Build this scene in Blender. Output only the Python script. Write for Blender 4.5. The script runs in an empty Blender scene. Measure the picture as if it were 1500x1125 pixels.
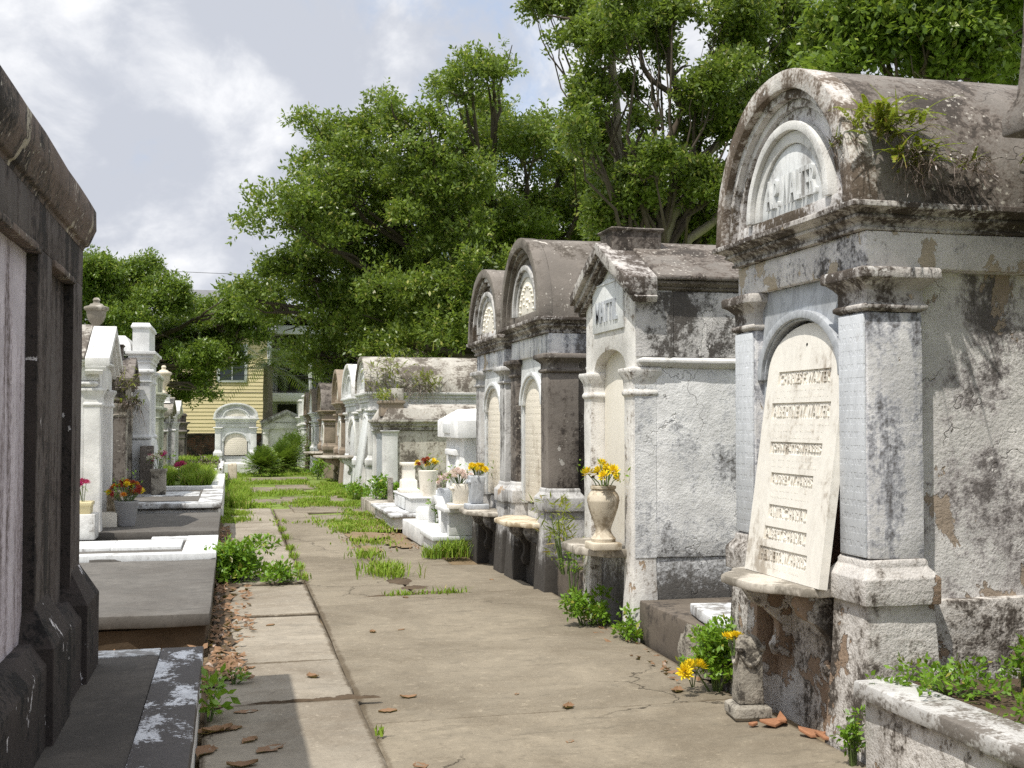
import bpy, bmesh, math, random
import numpy as np
from mathutils import Vector, Matrix, noise as mnoise

PI = math.pi
R = math.radians
scene = bpy.context.scene
COL = scene.collection
rng = random.Random(7)
nrng = np.random.default_rng(11)

# ------------------------------------------------------------------ camera
EYE = 1.5
cam_data = bpy.data.cameras.new('camera')
cam = bpy.data.objects.new('camera', cam_data)
COL.objects.link(cam)
cam.location = (0, 0, EYE)
cam.rotation_euler = (R(90 + 1.87), 0, R(-13.56))
cam_data.sensor_width = 36
cam_data.lens = 40.8
cam_data.clip_start = 0.05
cam_data.clip_end = 3000
scene.camera = cam

def at(px, py, Y):
    """a point of the place, from the survey of the photograph (1500 px wide), at distance Y down the lane"""
    x = (px - 750) / 1700; y = (562.5 - py) / 1700
    a = R(13.56); t = R(1.87)
    f = math.cos(t) - y * math.sin(t); u = math.sin(t) + y * math.cos(t)
    d = (x * math.cos(a) + f * math.sin(a), f * math.cos(a) - x * math.sin(a), u)
    k = Y / d[1]
    return Vector((k * d[0], Y, EYE + k * d[2]))

# ------------------------------------------------------------------ nodes
class NT:
    def __init__(s, tree):
        s.t = tree; s.t.nodes.clear()
    def n(s, typ, props=None, **ins):
        nd = s.t.nodes.new(typ)
        for k, v in (props or {}).items(): setattr(nd, k, v)
        for k, v in ins.items():
            key = int(k[1:]) if k[0] == '_' and k[1:].isdigit() else k.replace('__', ' ')
            sock = nd.inputs[key]
            if isinstance(v, bpy.types.NodeSocket): s.t.links.new(v, sock)
            else:
                try: sock.default_value = v
                except Exception: sock.default_value = (*v, 1.0)
        return nd
    def math(s, op, a, b=0.0, c=None, clamp=False):
        kw = dict(_0=a, _1=b)
        if c is not None: kw['_2'] = c
        nd = s.n('ShaderNodeMath', dict(operation=op, use_clamp=clamp), **kw)
        return nd.outputs[0]
    def mix(s, f, a, b, mode='MIX'):
        nd = s.t.nodes.new('ShaderNodeMix'); nd.data_type = 'RGBA'; nd.blend_type = mode
        for i, v in ((0, f), (6, a), (7, b)):
            if isinstance(v, bpy.types.NodeSocket): s.t.links.new(v, nd.inputs[i])
            elif i == 0: nd.inputs[0].default_value = v
            else: nd.inputs[i].default_value = (*v[:3], 1.0)
        return nd.outputs[2]
    def noise(s, vec, scale, detail=4, rough=.6, dist=0.0):
        nd = s.n('ShaderNodeTexNoise', None, Vector=vec, Scale=scale, Detail=detail, Roughness=rough, Distortion=dist)
        return nd.outputs[0]
    def step(s, v, lo, hi):
        nd = s.n('ShaderNodeMapRange', dict(interpolation_type='SMOOTHSTEP', clamp=True), _0=v, _1=lo, _2=hi, _3=0.0, _4=1.0)
        return nd.outputs[0]
    def scale(s, vec, sc, off=(0, 0, 0)):
        nd = s.n('ShaderNodeMapping', None, Vector=vec)
        nd.inputs['Scale'].default_value = sc; nd.inputs['Location'].default_value = off
        return nd.outputs[0]
    def out(s, shader):
        o = s.t.nodes.new('ShaderNodeOutputMaterial'); s.t.links.new(shader, o.inputs['Surface'])

def newmat(name):
    m = bpy.data.materials.new(name); m.use_nodes = True
    return m, NT(m.node_tree)

def mul(c, k): return tuple(x * k for x in c)

def stucco(name, base, grime=.45, gcol=(.045, .04, .036), mid=None, peel=0.0, pcol=(.36, .27, .19), streak=.5,
           scale=1.0, bump=.5, rough=.9, low=0.0, lowz=.7, crack=0.0, moss=0.0, mosscol=(.07, .08, .02), seed=0.0, soft=.09, grain=1.0, spots=0.0, spotcol=(.46, .43, .38), squash=1.0):
    """old limewashed plaster: wash, black algae, vertical weeping, flaked patches, cracks"""
    m, t = newmat(name)
    P = t.n('ShaderNodeNewGeometry').outputs['Position']
    P = t.scale(P, (1, 1, 1), (seed, seed * 1.7, seed * .6))
    n1 = t.noise(t.scale(P, (1, squash, 1)), 1.7 * scale, 9, .68, .25)
    n2 = t.noise(t.scale(P, (7 * scale, 7 * scale, .55 * scale)), 1.0, 7, .62, .2)
    n3 = t.noise(P, 21 * scale, 5, .65)
    n4 = t.noise(P, 75, 3, .6)
    g = t.math('ADD', t.math('MULTIPLY', n1, 1 - .6 * streak), t.math('MULTIPLY', n2, .6 * streak))
    g = t.math('ADD', g, t.math('MULTIPLY', t.math('SUBTRACT', n3, .5), .32))
    g = t.math('ADD', g, t.math('MULTIPLY', t.math('SUBTRACT', n4, .5), .16))
    if low:
        z = t.n('ShaderNodeSeparateXYZ', None, Vector=t.n('ShaderNodeNewGeometry').outputs['Position']).outputs[2]
        lz = t.math('SUBTRACT', 1.0, t.step(t.math('ADD', z, t.math('MULTIPLY', t.math('SUBTRACT', n1, .5), 1.6)), 0.0, lowz))
        g = t.math('ADD', g, t.math('MULTIPLY', lz, low * .22))
    th = .5 + (.5 - grime) * .42
    wide = t.step(g, th - .055, th + .06)
    dark = t.step(g, th + .005, th + soft)
    mid = mid or tuple(b * .52 + d * .2 for b, d in zip(base, (.30, .32, .36)))
    v = t.noise(P, 3.1 * scale, 6, .6)
    c0 = t.mix(t.step(v, .35, .68), mul(base, .80), mul(base, 1.06))
    c1 = t.mix(t.math('MULTIPLY', wide, .85), c0, mid)
    gc = t.mix(n3, mul(gcol, .6), mul(gcol, 1.7))
    c2 = t.mix(dark, c1, gc)
    h = t.math('ADD', t.math('MULTIPLY', n3, .55), t.math('MULTIPLY', n4, .35))
    h = t.math('ADD', h, t.math('MULTIPLY', t.noise(P, 6 * scale, 4, .6), .6))
    if peel:
        pn = t.math('ADD', t.noise(t.scale(P, (1, 1, .8), (3.3, 9.1, 1.2)), 2.6 * scale, 6, .62, .5), t.math('MULTIPLY', t.math('SUBTRACT', n3, .5), .12))
        pt = .5 + (.5 - peel) * .42
        pm = t.step(pn, pt, pt + .015)
        pcv = t.mix(n3, mul(pcol, .65), mul(pcol, 1.25))
        c2 = t.mix(pm, c2, pcv)
        h = t.math('SUBTRACT', h, t.math('MULTIPLY', pm, .7))
    if crack:
        vo = t.n('ShaderNodeTexVoronoi', dict(feature='DISTANCE_TO_EDGE'),
                 Vector=t.n('ShaderNodeVectorMath', dict(operation='ADD'), _0=P, _1=t.n('ShaderNodeTexNoise', None, Vector=P, Scale=3.0, Detail=4.0).outputs[1]).outputs[0], Scale=1.6 * scale)
        cm = t.math('SUBTRACT', 1.0, t.step(vo.outputs['Distance'], .002, .014))
        cm = t.math('MULTIPLY', cm, t.step(t.noise(P, .9, 3), .48, .6))
        c2 = t.mix(t.math('MULTIPLY', cm, crack), c2, (.06, .05, .045))
        h = t.math('SUBTRACT', h, t.math('MULTIPLY', cm, .8))
    if moss:
        mm = t.step(t.noise(t.scale(P, (1, 1, 1), (7, 2, 5)), 4.0, 6, .7), .62 - moss * .2, .74 - moss * .2)
        c2 = t.mix(t.math('MULTIPLY', mm, .8), c2, mosscol)
    if spots:
        sn = t.math('ADD', t.noise(t.scale(P, (1, 1, 1), (2, 8, 3)), 34, 3, .55), t.math('MULTIPLY', t.math('SUBTRACT', t.noise(P, 2.3, 4), .5), .55))
        st = .72 - spots * .14
        c2 = t.mix(t.math('MULTIPLY', t.step(sn, st, st + .05), .75), c2, spotcol)
    b = t.n('ShaderNodeBump', None, Strength=min(1.0, bump), Distance=.012 * grain, Height=h)
    bs = t.n('ShaderNodeBsdfPrincipled', None, Base__Color=c2, Roughness=rough, Normal=b.outputs[0])
    bs.inputs['Specular IOR Level'].default_value = .25
    t.out(bs.outputs[0])
    return m

def marble(name, base, vein=.25, dirt=.2, dcol=(.16, .13, .1), rough=.55, lines=0.0, seed=0.0):
    m, t = newmat(name)
    P0 = t.n('ShaderNodeNewGeometry').outputs['Position']
    P = t.scale(P0, (1, 1, 1), (seed, seed, seed * 2))
    w = t.noise(t.scale(P, (2.2, 3.0, 1.1)), 2.4, 8, .65, 1.4)
    vm = t.math('SUBTRACT', 1.0, t.step(t.math('ABSOLUTE', t.math('SUBTRACT', w, .5)), .0, .06))
    c = t.mix(t.math('MULTIPLY', vm, vein), base, mul(base, .62))
    n3 = t.noise(P, 26, 4, .6)
    d = t.math('ADD', t.noise(t.scale(P, (1.4, 1.4, .8)), 2.2, 8, .7), t.math('MULTIPLY', t.math('SUBTRACT', n3, .5), .25))
    th = .5 + (.5 - dirt) * .42
    c = t.mix(t.math('MULTIPLY', t.step(d, th - .10, th + .10), .55), c, tuple(.5 * (x + y) for x, y in zip(base, dcol)))
    c = t.mix(t.math('MULTIPLY', t.step(d, th - .01, th + .10), .85), c, dcol)
    h = t.math('ADD', t.math('MULTIPLY', n3, .25), t.math('MULTIPLY', t.noise(P, 90, 2), .12))
    if lines:
        # worn shallow lines of carving, too worn to read
        z = t.n('ShaderNodeSeparateXYZ', None, Vector=P0).outputs[2]
        row = t.math('SINE', t.math('MULTIPLY', z, 2 * PI / .062))
        letters = t.noise(t.scale(P, (60, 60, 18)), 1.0, 2, .6)
        k = t.math('MULTIPLY', t.step(row, .05, .5), t.step(letters, .47, .57))
        h = t.math('SUBTRACT', h, t.math('MULTIPLY', k, lines))
    b = t.n('ShaderNodeBump', None, Strength=.5, Distance=.006, Height=h)
    bs = t.n('ShaderNodeBsdfPrincipled', None, Base__Color=c, Roughness=rough, Normal=b.outputs[0])
    bs.inputs['Specular IOR Level'].default_value = .3
    t.out(bs.outputs[0])
    return m

def concrete(name, base, stain=.45, scol=(.07, .06, .05), seed=0.0, perslab=.25, speck=.4, warm=None, bump=.35, crack=0.0, streak=.6):
    m, t = newmat(name)
    geo = t.n('ShaderNodeNewGeometry')
    P = t.scale(geo.outputs['Position'], (1, 1, 1), (seed, seed, 0))
    isl = geo.outputs['Random Per Island']
    n1 = t.noise(P, .9, 9, .66, .5)
    n2 = t.noise(P, 5.5, 7, .65)
    n3 = t.noise(P, 55, 4, .7)
    n4 = t.noise(P, 190, 2, .6)
    c = t.mix(t.step(n2, .3, .7), mul(base, .78), mul(base, 1.12))
    c = t.mix(t.math('MULTIPLY', t.math('SUBTRACT', isl, .0), perslab), c, mul(base, .62) if warm is None else warm)
    g = t.math('ADD', t.math('MULTIPLY', n1, .7), t.math('MULTIPLY', n2, .3))
    g = t.math('ADD', g, t.math('MULTIPLY', t.math('SUBTRACT', n3, .5), .14))
    th = .5 + (.5 - stain) * .42
    c = t.mix(t.math('MULTIPLY', t.step(g, th - .08, th + .12), .75), c, scol)
    c = t.mix(t.math('MULTIPLY', t.step(n3, .60, .74), speck), c, mul(base, .3))
    c = t.mix(t.math('MULTIPLY', t.step(n4, .64, .72), speck), c, mul(base, 1.9))
    h = t.math('ADD', t.math('MULTIPLY', n3, .5), t.math('ADD', t.math('MULTIPLY', n4, .25), t.math('MULTIPLY', n2, .5)))
    # weather streaks, cracks, and dirt packed along the slab edges
    ns = t.noise(t.scale(P, (1.6, 5.0, 1)), 1.5, 8, .72, .4)
    c = t.mix(t.math('MULTIPLY', t.step(ns, .52, .72), streak), c, mul(base, .50))
    c = t.mix(t.math('MULTIPLY', t.step(ns, .50, .34), streak * .0), c, base)
    nm = t.noise(P, 16, 6, .75)
    c = t.mix(t.math('MULTIPLY', t.step(nm, .54, .68), .55), c, mul(base, .48))
    c = t.mix(t.math('MULTIPLY', t.step(nm, .44, .30), .45), c, mul(base, 1.5))
    if crack:
        wp = t.n('ShaderNodeVectorMath', dict(operation='ADD'), _0=P, _1=t.n('ShaderNodeVectorMath', dict(operation='SCALE'), _0=t.n('ShaderNodeTexNoise', None, Vector=P, Scale=2.2, Detail=6.0, Roughness=.65).outputs[1], Scale=.55).outputs[0]).outputs[0]
        vo = t.n('ShaderNodeTexVoronoi', dict(feature='DISTANCE_TO_EDGE', voronoi_dimensions='2D'), Vector=wp, Scale=.62)
        cm = t.math('SUBTRACT', 1.0, t.step(vo.outputs['Distance'], .001, .0075))
        cm = t.math('MULTIPLY', cm, t.step(t.noise(P, .55, 3), .50, .58))
        c = t.mix(t.math('MULTIPLY', cm, crack), c, (.045, .036, .025))
        h = t.math('SUBTRACT', h, t.math('MULTIPLY', cm, 1.0))
    at_ = t.n('ShaderNodeAttribute', dict(attribute_name='dirt')).outputs['Fac']
    ed = t.step(t.math('MULTIPLY', at_, t.math('ADD', t.math('MULTIPLY', n2, 1.1), t.math('ADD', t.math('MULTIPLY', n3, .5), t.math('MULTIPLY', t.math('SUBTRACT', n1, .5), .9)))), .50, .85)
    c = t.mix(t.math('MULTIPLY', ed, .8), c, (.085, .064, .040))
    b = t.n('ShaderNodeBump', None, Strength=bump, Distance=.006, Height=h)
    bs = t.n('ShaderNodeBsdfPrincipled', None, Base__Color=c, Roughness=.88, Normal=b.outputs[0])
    bs.inputs['Specular IOR Level'].default_value = .25
    t.out(bs.outputs[0])
    return m

def leafmat(name, a, b, c=None, trans=.35, rough=.38, spec=.5):
    """leaves: a..b by random leaf, translucent"""
    m, t = newmat(name)
    geo = t.n('ShaderNodeNewGeometry')
    r = geo.outputs['Random Per Island']
    n = t.noise(geo.outputs['Position'], .8, 4, .6)
    col = t.mix(r, a, b)
    col = t.mix(t.math('MULTIPLY', t.step(n, .4, .65), .5), col, mul(b, 1.15))
    if c: col = t.mix(t.math('GREATER_THAN', r, .93), col, c)
    bs = t.n('ShaderNodeBsdfPrincipled', None, Base__Color=col, Roughness=rough)
    bs.inputs['Specular IOR Level'].default_value = spec
    tr = t.n('ShaderNodeBsdfTranslucent', None, Color=t.mix(.5, col, (.26, .36, .03)))
    mx = t.n('ShaderNodeMixShader', None, _0=trans, _1=bs.outputs[0], _2=tr.outputs[0])
    t.out(mx.outputs[0])
    return m

def plain(name, col, rough=.8, var=.25, scale=8.0, bump=.2, metal=0.0, island=0.0):
    m, t = newmat(name)
    geo = t.n('ShaderNodeNewGeometry')
    P = geo.outputs['Position']
    n = t.noise(P, scale, 6, .65)
    c = t.mix(n, mul(col, 1 - var), mul(col, 1 + var))
    if island: c = t.mix(t.math('MULTIPLY', geo.outputs['Random Per Island'], island), c, mul(col, .35))
    b = t.n('ShaderNodeBump', None, Strength=bump, Distance=.01, Height=n)
    bs = t.n('ShaderNodeBsdfPrincipled', None, Base__Color=c, Roughness=rough, Metallic=metal, Normal=b.outputs[0])
    bs.inputs['Specular IOR Level'].default_value = .3
    t.out(bs.outputs[0])
    return m

# ------------------------------------------------------------------ mesh builder
class MB:
    def __init__(s): s.v = []; s.f = []; s.a = None
    def add(s, vs, fs):
        o = len(s.v); s.v += [tuple(p) for p in vs]; s.f += [tuple(i + o for i in f) for f in fs]; return s
    def box(s, x0, x1, y0, y1, z0, z1):
        return s.add([(x0, y0, z0), (x1, y0, z0), (x1, y1, z0), (x0, y1, z0), (x0, y0, z1), (x1, y0, z1), (x1, y1, z1), (x0, y1, z1)],
                     [(0, 3, 2, 1), (4, 5, 6, 7), (0, 1, 5, 4), (1, 2, 6, 5), (2, 3, 7, 6), (3, 0, 4, 7)])
    def prism(s, poly, axis, a0, a1):
        n = len(poly)
        def pt(p, a):
            if axis == 'x': return (a, p[0], p[1])
            if axis == 'y': return (p[0], a, p[1])
            return (p[0], p[1], a)
        vs = [pt(p, a0) for p in poly] + [pt(p, a1) for p in poly]
        fs = [tuple(range(n))[::-1], tuple(range(n, 2 * n))]
        fs += [(i, (i + 1) % n, (i + 1) % n + n, i + n) for i in range(n)]
        return s.add(vs, fs)
    def rings(s, prof, x0, x1, y0, y1):
        """rectangular moulding: prof = [(overhang, z), ...] from the bottom up"""
        vs = []; fs = []
        for o, z in prof:
            vs += [(x0 - o, y0 - o, z), (x1 + o, y0 - o, z), (x1 + o, y1 + o, z), (x0 - o, y1 + o, z)]
        for k in range(len(prof) - 1):
            b = 4 * k
            for i in range(4):
                j = (i + 1) % 4
                fs.append((b + i, b + j, b + 4 + j, b + 4 + i))
        fs.append((3, 2, 1, 0)); b = 4 * (len(prof) - 1)
        fs.append((b, b + 1, b + 2, b + 3))
        return s.add(vs, fs)
    def arch_ring(s, yc, zc, ro, ri, x0, x1, n=28, k=1.0, stilt=0.0):
        """half ring in the y-z plane, height factor k, from x0 (front) to x1"""
        vs = []; fs = []
        angs = [PI * i / n for i in range(n + 1)]
        pts = [(math.cos(a), math.sin(a) * k, 0) for a in angs]
        seq = ([(1, 0, -stilt)] if stilt else []) + pts + ([(-1, 0, -stilt)] if stilt else [])
        for c, sn, st in seq:
            for r in (ro, ri):
                for x in (x0, x1):
                    vs.append((x, yc + c * r, zc + sn * r + st))
        for i in range(len(seq) - 1):
            a = 4 * i; b = a + 4
            fs += [(a, b, b + 2, a + 2), (a + 1, a + 3, b + 3, b + 1), (a, a + 1, b + 1, b), (a + 2, b + 2, b + 3, a + 3)]
        e = 4 * (len(seq) - 1)
        fs += [(0, 2, 3, 1), (e, e + 1, e + 3, e + 2)]
        return s.add(vs, fs)
    def lune(s, yc, zc, r, x0, x1, n=28, k=1.0, stilt=0.0):
        poly = [(yc + r * math.cos(PI * i / n), zc + k * r * math.sin(PI * i / n)) for i in range(n + 1)]
        if stilt: poly = [(yc + r, zc - stilt)] + poly + [(yc - r, zc - stilt)]
        return s.prism(poly[::-1], 'x', x0, x1)
    def arch_plate(s, y0, y1, z0, z1, yc, hw, zs, x0, x1, n=16, k=1.0):
        """a plate with an arched doorway cut through it"""
        poly = [(y0, z0), (yc - hw, z0)] + [(yc - hw * math.cos(PI * i / n), zs + k * hw * math.sin(PI * i / n)) for i in range(n + 1)]
        poly += [(yc + hw, z0), (y1, z0), (y1, z1), (y0, z1)]
        return s.prism(poly[::-1], 'x', x0, x1)
    def lathe(s, prof, c=(0, 0, 0), n=20):
        vs = []; fs = []
        for r, z in prof:
            vs += [(c[0] + r * math.cos(2 * PI * i / n), c[1] + r * math.sin(2 * PI * i / n), c[2] + z) for i in range(n)]
        for k in range(len(prof) - 1):
            for i in range(n):
                j = (i + 1) % n
                fs.append((k * n + i, k * n + j, (k + 1) * n + j, (k + 1) * n + i))
        fs.append(tuple(range(n))[::-1]); b = (len(prof) - 1) * n
        fs.append(tuple(range(b, b + n)))
        return s.add(vs, fs)
    def tube(s, pts, rad, n=8):
        pts = [Vector(p) for p in pts]
        if not hasattr(rad, '__len__'): rad = [rad] * len(pts)
        vs = []; fs = []
        up = Vector((.31, .17, .93)).normalized()
        for i, p in enumerate(pts):
            d = (pts[min(i + 1, len(pts) - 1)] - pts[max(i - 1, 0)]).normalized()
            a = d.cross(up)
            if a.length < .1: a = d.cross(Vector((1, 0, 0)))
            a.normalize(); b = d.cross(a)
            for k in range(n):
                q = p + (a * math.cos(2 * PI * k / n) + b * math.sin(2 * PI * k / n)) * rad[i]
                vs.append(tuple(q))
        for i in range(len(pts) - 1):
            for k in range(n):
                j = (k + 1) % n
                fs.append((i * n + k, i * n + j, (i + 1) * n + j, (i + 1) * n + k))
        fs.append(tuple(range(n))[::-1]); b = (len(pts) - 1) * n
        fs.append(tuple(range(b, b + n)))
        return s.add(vs, fs)
    def xf(s, M):
        s.v = [tuple(M @ Vector(p)) for p in s.v]; return s
    def build(s, name, mat, parent=None, bevel=0.0, wear=0.0, smooth=30, cut=.14):
        me = bpy.data.meshes.new(name)
        me.from_pydata(s.v, [], s.f)
        if bevel or wear:
            bm = bmesh.new(); bm.from_mesh(me)
            bmesh.ops.recalc_face_normals(bm, faces=bm.faces)
            if bevel:
                ed = [e for e in bm.edges if len(e.link_faces) == 2 and e.calc_face_angle(0) > R(35)]
                try: bmesh.ops.bevel(bm, geom=ed, offset=bevel, segments=2, affect='EDGES', profile=.5, clamp_overlap=True)
                except Exception: pass
            if wear:
                for _ in range(4):
                    ed = [e for e in bm.edges if e.calc_length() > cut]
                    if not ed or len(bm.verts) > 30000: break
                    bmesh.ops.subdivide_edges(bm, edges=ed, cuts=1, use_grid_fill=True)
                bmesh.ops.triangulate(bm, faces=[f for f in bm.faces if len(f.verts) > 4])
                off = Vector((rng.uniform(0, 50), rng.uniform(0, 50), rng.uniform(0, 50)))
                for v in bm.verts:
                    p = v.co
                    v.co = p + mnoise.noise_vector(p * 3.1 + off) * wear + mnoise.noise_vector(p * 13 + off) * wear * .55
            bm.to_mesh(me); bm.free()
        else:
            bm = bmesh.new(); bm.from_mesh(me); bmesh.ops.recalc_face_normals(bm, faces=bm.faces); bm.to_mesh(me); bm.free()
        if s.a and len(s.a) == len(me.vertices):
            me.attributes.new('dirt', 'FLOAT', 'POINT').data.foreach_set('value', s.a)
        me.polygons.foreach_set('use_smooth', [True] * len(me.polygons))
        me.set_sharp_from_angle(angle=R(smooth))
        return link(name, me, mat, parent)

def link(name, me, mat, parent=None):
    if mat and not me.materials: me.materials.append(mat)
    o = bpy.data.objects.new(name, me); COL.objects.link(o)
    if parent: o.parent = parent
    return o

def quads_mesh(name, V, mat, parent=None, k=4, smooth=False):
    """V: (n, k, 3) array of separate k-gons, as one mesh"""
    n = V.shape[0]
    me = bpy.data.meshes.new(name)
    me.vertices.add(n * k); me.vertices.foreach_set('co', V.reshape(-1).astype(np.float32))
    me.loops.add(n * k); me.loops.foreach_set('vertex_index', np.arange(n * k, dtype=np.int32))
    me.polygons.add(n); me.polygons.foreach_set('loop_start', np.arange(0, n * k, k, dtype=np.int32))
    me.update(calc_edges=True)
    return link(name, me, mat, parent)

def tag(o, label, cat, group=None):
    o['label'] = label; o['category'] = cat
    if group: o['group'] = group
    return o
def thing(name, label, cat, loc=(0, 0, 0), rotz=0.0, group=None):
    o = bpy.data.objects.new(name, None); COL.objects.link(o)
    o.location = loc; o.rotation_euler = (0, 0, rotz); o.empty_display_size = .2
    return tag(o, label, cat, group)
def struct(o): o['kind'] = 'structure'; return o
def stuff(o, label=None, cat=None):
    o['kind'] = 'stuff'
    if label: o['label'] = label; o['category'] = cat
    return o
def copy_tree(o, parent=None):
    kids = [c for c in bpy.data.objects if c.parent == o]
    c = o.copy(); COL.objects.link(c)
    if parent: c.parent = parent
    for k in kids: copy_tree(k, c)
    return c

_fontcache = {}
def text_mb(body, height, width, depth, bold=0.0):
    """raised letters; local frame: x = depth (front at 0, back at depth), letters read along -y, z up, centred on y, base on z=0"""
    cu = bpy.data.curves.new('letters', 'FONT'); cu.body = body; cu.extrude = .5; cu.size = 1.0; cu.offset = bold; cu.resolution_u = 2
    ob = bpy.data.objects.new('letters', cu); COL.objects.link(ob)
    bpy.context.view_layer.update()
    dg = bpy.context.evaluated_depsgraph_get()
    me = ob.evaluated_get(dg).to_mesh()
    vs = [v.co.copy() for v in me.vertices]; fs = [tuple(p.vertices) for p in me.polygons]
    ob.evaluated_get(dg).to_mesh_clear()
    bpy.data.objects.remove(ob); bpy.data.curves.remove(cu)
    x0 = min(v.x for v in vs); x1 = max(v.x for v in vs); y0 = min(v.y for v in vs); y1 = max(v.y for v in vs)
    mb = MB()
    mb.v = [((.5 - v.z) * depth, -((v.x - x0) / (x1 - x0) - .5) * width, (v.y - y0) / (y1 - y0) * height) for v in vs]
    mb.f = fs
    return mb
# ------------------------------------------------------------------ materials
WH = (.72, .72, .71)
M = {}
M['walter_wall'] = stucco('old_limewash', (.72, .70, .675), grime=.47, gcol=(.12, .108, .104), mid=(.40, .37, .365), peel=.25, scale=1.25, spots=.4, spotcol=(.75, .73, .70), pcol=(.38, .31, .245), streak=.35, bump=.7, low=1.0, lowz=.9, crack=.8, seed=1.0, grain=1.3, soft=.12)
M['walter_front'] = stucco('worn_limewash_front', (.70, .69, .69), grime=.46, gcol=(.10, .095, .095), mid=(.36, .37, .41), soft=.13, peel=.22, pcol=(.40, .33, .25), streak=.9, scale=1.3, bump=.6, low=.6, lowz=.5, seed=4.0)
M['walter_plinth'] = stucco('worn_plinth_plaster', (.62, .59, .56), grime=.52, gcol=(.06, .05, .042), mid=(.30, .27, .24), peel=.28, pcol=(.30, .22, .16), streak=.5, bump=.9, seed=9.0, grain=1.5)
M['walter_cornice'] = stucco('grimy_cornice_plaster', (.52, .49, .46), scale=1.6, spots=.6, spotcol=(.6, .58, .56), grime=.62, gcol=(.065, .053, .044), mid=(.24, .215, .20), peel=.12, pcol=(.42, .34, .25), streak=.4, bump=.6, seed=12.0)
M['walter_frieze'] = stucco('peeling_frieze_plaster', (.70, .67, .65), grime=.45, gcol=(.075, .068, .065), mid=(.36, .35, .36), peel=.36, pcol=(.46, .39, .30), streak=.5, scale=1.5, bump=.6, seed=13.0)
M['bright_whitewash'] = stucco('bright_whitewash', (.84, .84, .83), grime=.08, gcol=(.3, .29, .28), mid=(.7, .7, .7), streak=.6, bump=.25, seed=52.0, soft=.2)
M['rim_plaster'] = stucco('brown_rim_plaster', (.58, .55, .52), scale=2.2, grime=.60, gcol=(.11, .085, .065), mid=(.33, .28, .24), peel=.2, pcol=(.62, .60, .58), streak=.2, bump=.6, seed=17.0)
M['arch_plaster'] = stucco('arch_plaster', (.64, .62, .61), scale=1.5, grime=.56, gcol=(.075, .058, .042), mid=(.34, .31, .29), peel=.14, streak=.3, bump=.6, seed=15.0)
M['vault'] = stucco('weathered_vault_cement', (.195, .174, .155), spots=.45, scale=1.6, grime=.48, gcol=(.048, .040, .034), mid=(.125, .100, .083), peel=.06, pcol=(.44, .40, .35), streak=.25, bump=.6, seed=20.0, crack=.5)
M['vault2'] = stucco('brown_vault_cement', (.195, .172, .150), spots=.4, scale=1.5, grime=.46, gcol=(.06, .05, .04), mid=(.13, .112, .095), peel=.08, pcol=(.48, .44, .39), streak=.25, bump=.5, seed=26.0)
M['dark_plaster'] = stucco('dark_brown_plaster', (.20, .176, .156), spots=.35, grime=.50, gcol=(.036, .031, .028), mid=(.085, .07, .06), peel=.05, pcol=(.40, .38, .35), streak=.7, bump=.4, seed=31.0)
M['grey_pilaster'] = stucco('grey_streaked_plaster', (.56, .55, .54), soft=.16, grime=.50, gcol=(.05, .045, .04), mid=(.30, .29, .28), peel=.08, streak=.85, bump=.45, low=1.4, lowz=.7, seed=35.0)
M['gable_wall'] = stucco('white_brush_plaster', (.76, .76, .755), grime=.45, scale=1.3, gcol=(.09, .085, .08), mid=(.47, .48, .5), peel=.0, streak=.35, bump=.7, low=1.3, lowz=.75, crack=.5, seed=40.0, grain=1.2, soft=.15)
M['gable_attic'] = stucco('black_mottled_plaster', (.62, .60, .58), grime=.52, gcol=(.075, .068, .062), mid=(.34, .33, .32), peel=.16, pcol=(.60, .58, .56), streak=.3, bump=.9, seed=44.0, grain=1.4)
M['gable_front'] = stucco('chalky_front_plaster', (.72, .70, .67), grime=.42, gcol=(.11, .085, .06), mid=(.46, .43, .40), peel=.1, streak=.75, bump=.5, seed=47.0)
M['whitewash'] = stucco('fresh_whitewash', WH, grime=.17, gcol=(.22, .21, .20), mid=(.58, .58, .58), streak=.6, bump=.3, seed=50.0, soft=.2)
M['whitewash2'] = stucco('aged_whitewash', (.70, .69, .67), grime=.33, gcol=(.14, .125, .11), mid=(.48, .47, .45), streak=.75, bump=.4, seed=55.0, soft=.15)
M['cream_plaster'] = stucco('stained_cream_plaster', (.50, .465, .41), grime=.52, gcol=(.10, .085, .07), mid=(.34, .30, .25), peel=.12, pcol=(.36, .24, .13), streak=.5, bump=.7, seed=60.0, low=.5, crack=.4)
M['brown_plaster'] = stucco('brown_stucco', (.31, .25, .19), grime=.38, gcol=(.11, .09, .075), mid=(.22, .18, .14), streak=.7, bump=.4, seed=66.0)
M['roof_lichen'] = stucco('lichen_roof_plaster', (.46, .435, .39), grime=.56, gcol=(.10, .085, .07), mid=(.33, .30, .26), peel=.12, pcol=(.40, .32, .22), streak=.35, bump=.7, seed=70.0)
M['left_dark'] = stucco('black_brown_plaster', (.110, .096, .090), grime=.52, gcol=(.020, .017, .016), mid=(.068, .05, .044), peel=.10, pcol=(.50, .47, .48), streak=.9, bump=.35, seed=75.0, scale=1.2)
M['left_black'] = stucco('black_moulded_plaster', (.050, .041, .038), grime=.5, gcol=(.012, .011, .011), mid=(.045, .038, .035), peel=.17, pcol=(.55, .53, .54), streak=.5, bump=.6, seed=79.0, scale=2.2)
M['left_niche'] = stucco('streaked_niche_plaster', (.56, .51, .55), grime=.45, gcol=(.10, .08, .075), mid=(.36, .31, .335), streak=1.3, bump=.4, seed=83.0, scale=1.2, soft=.16)
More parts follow.
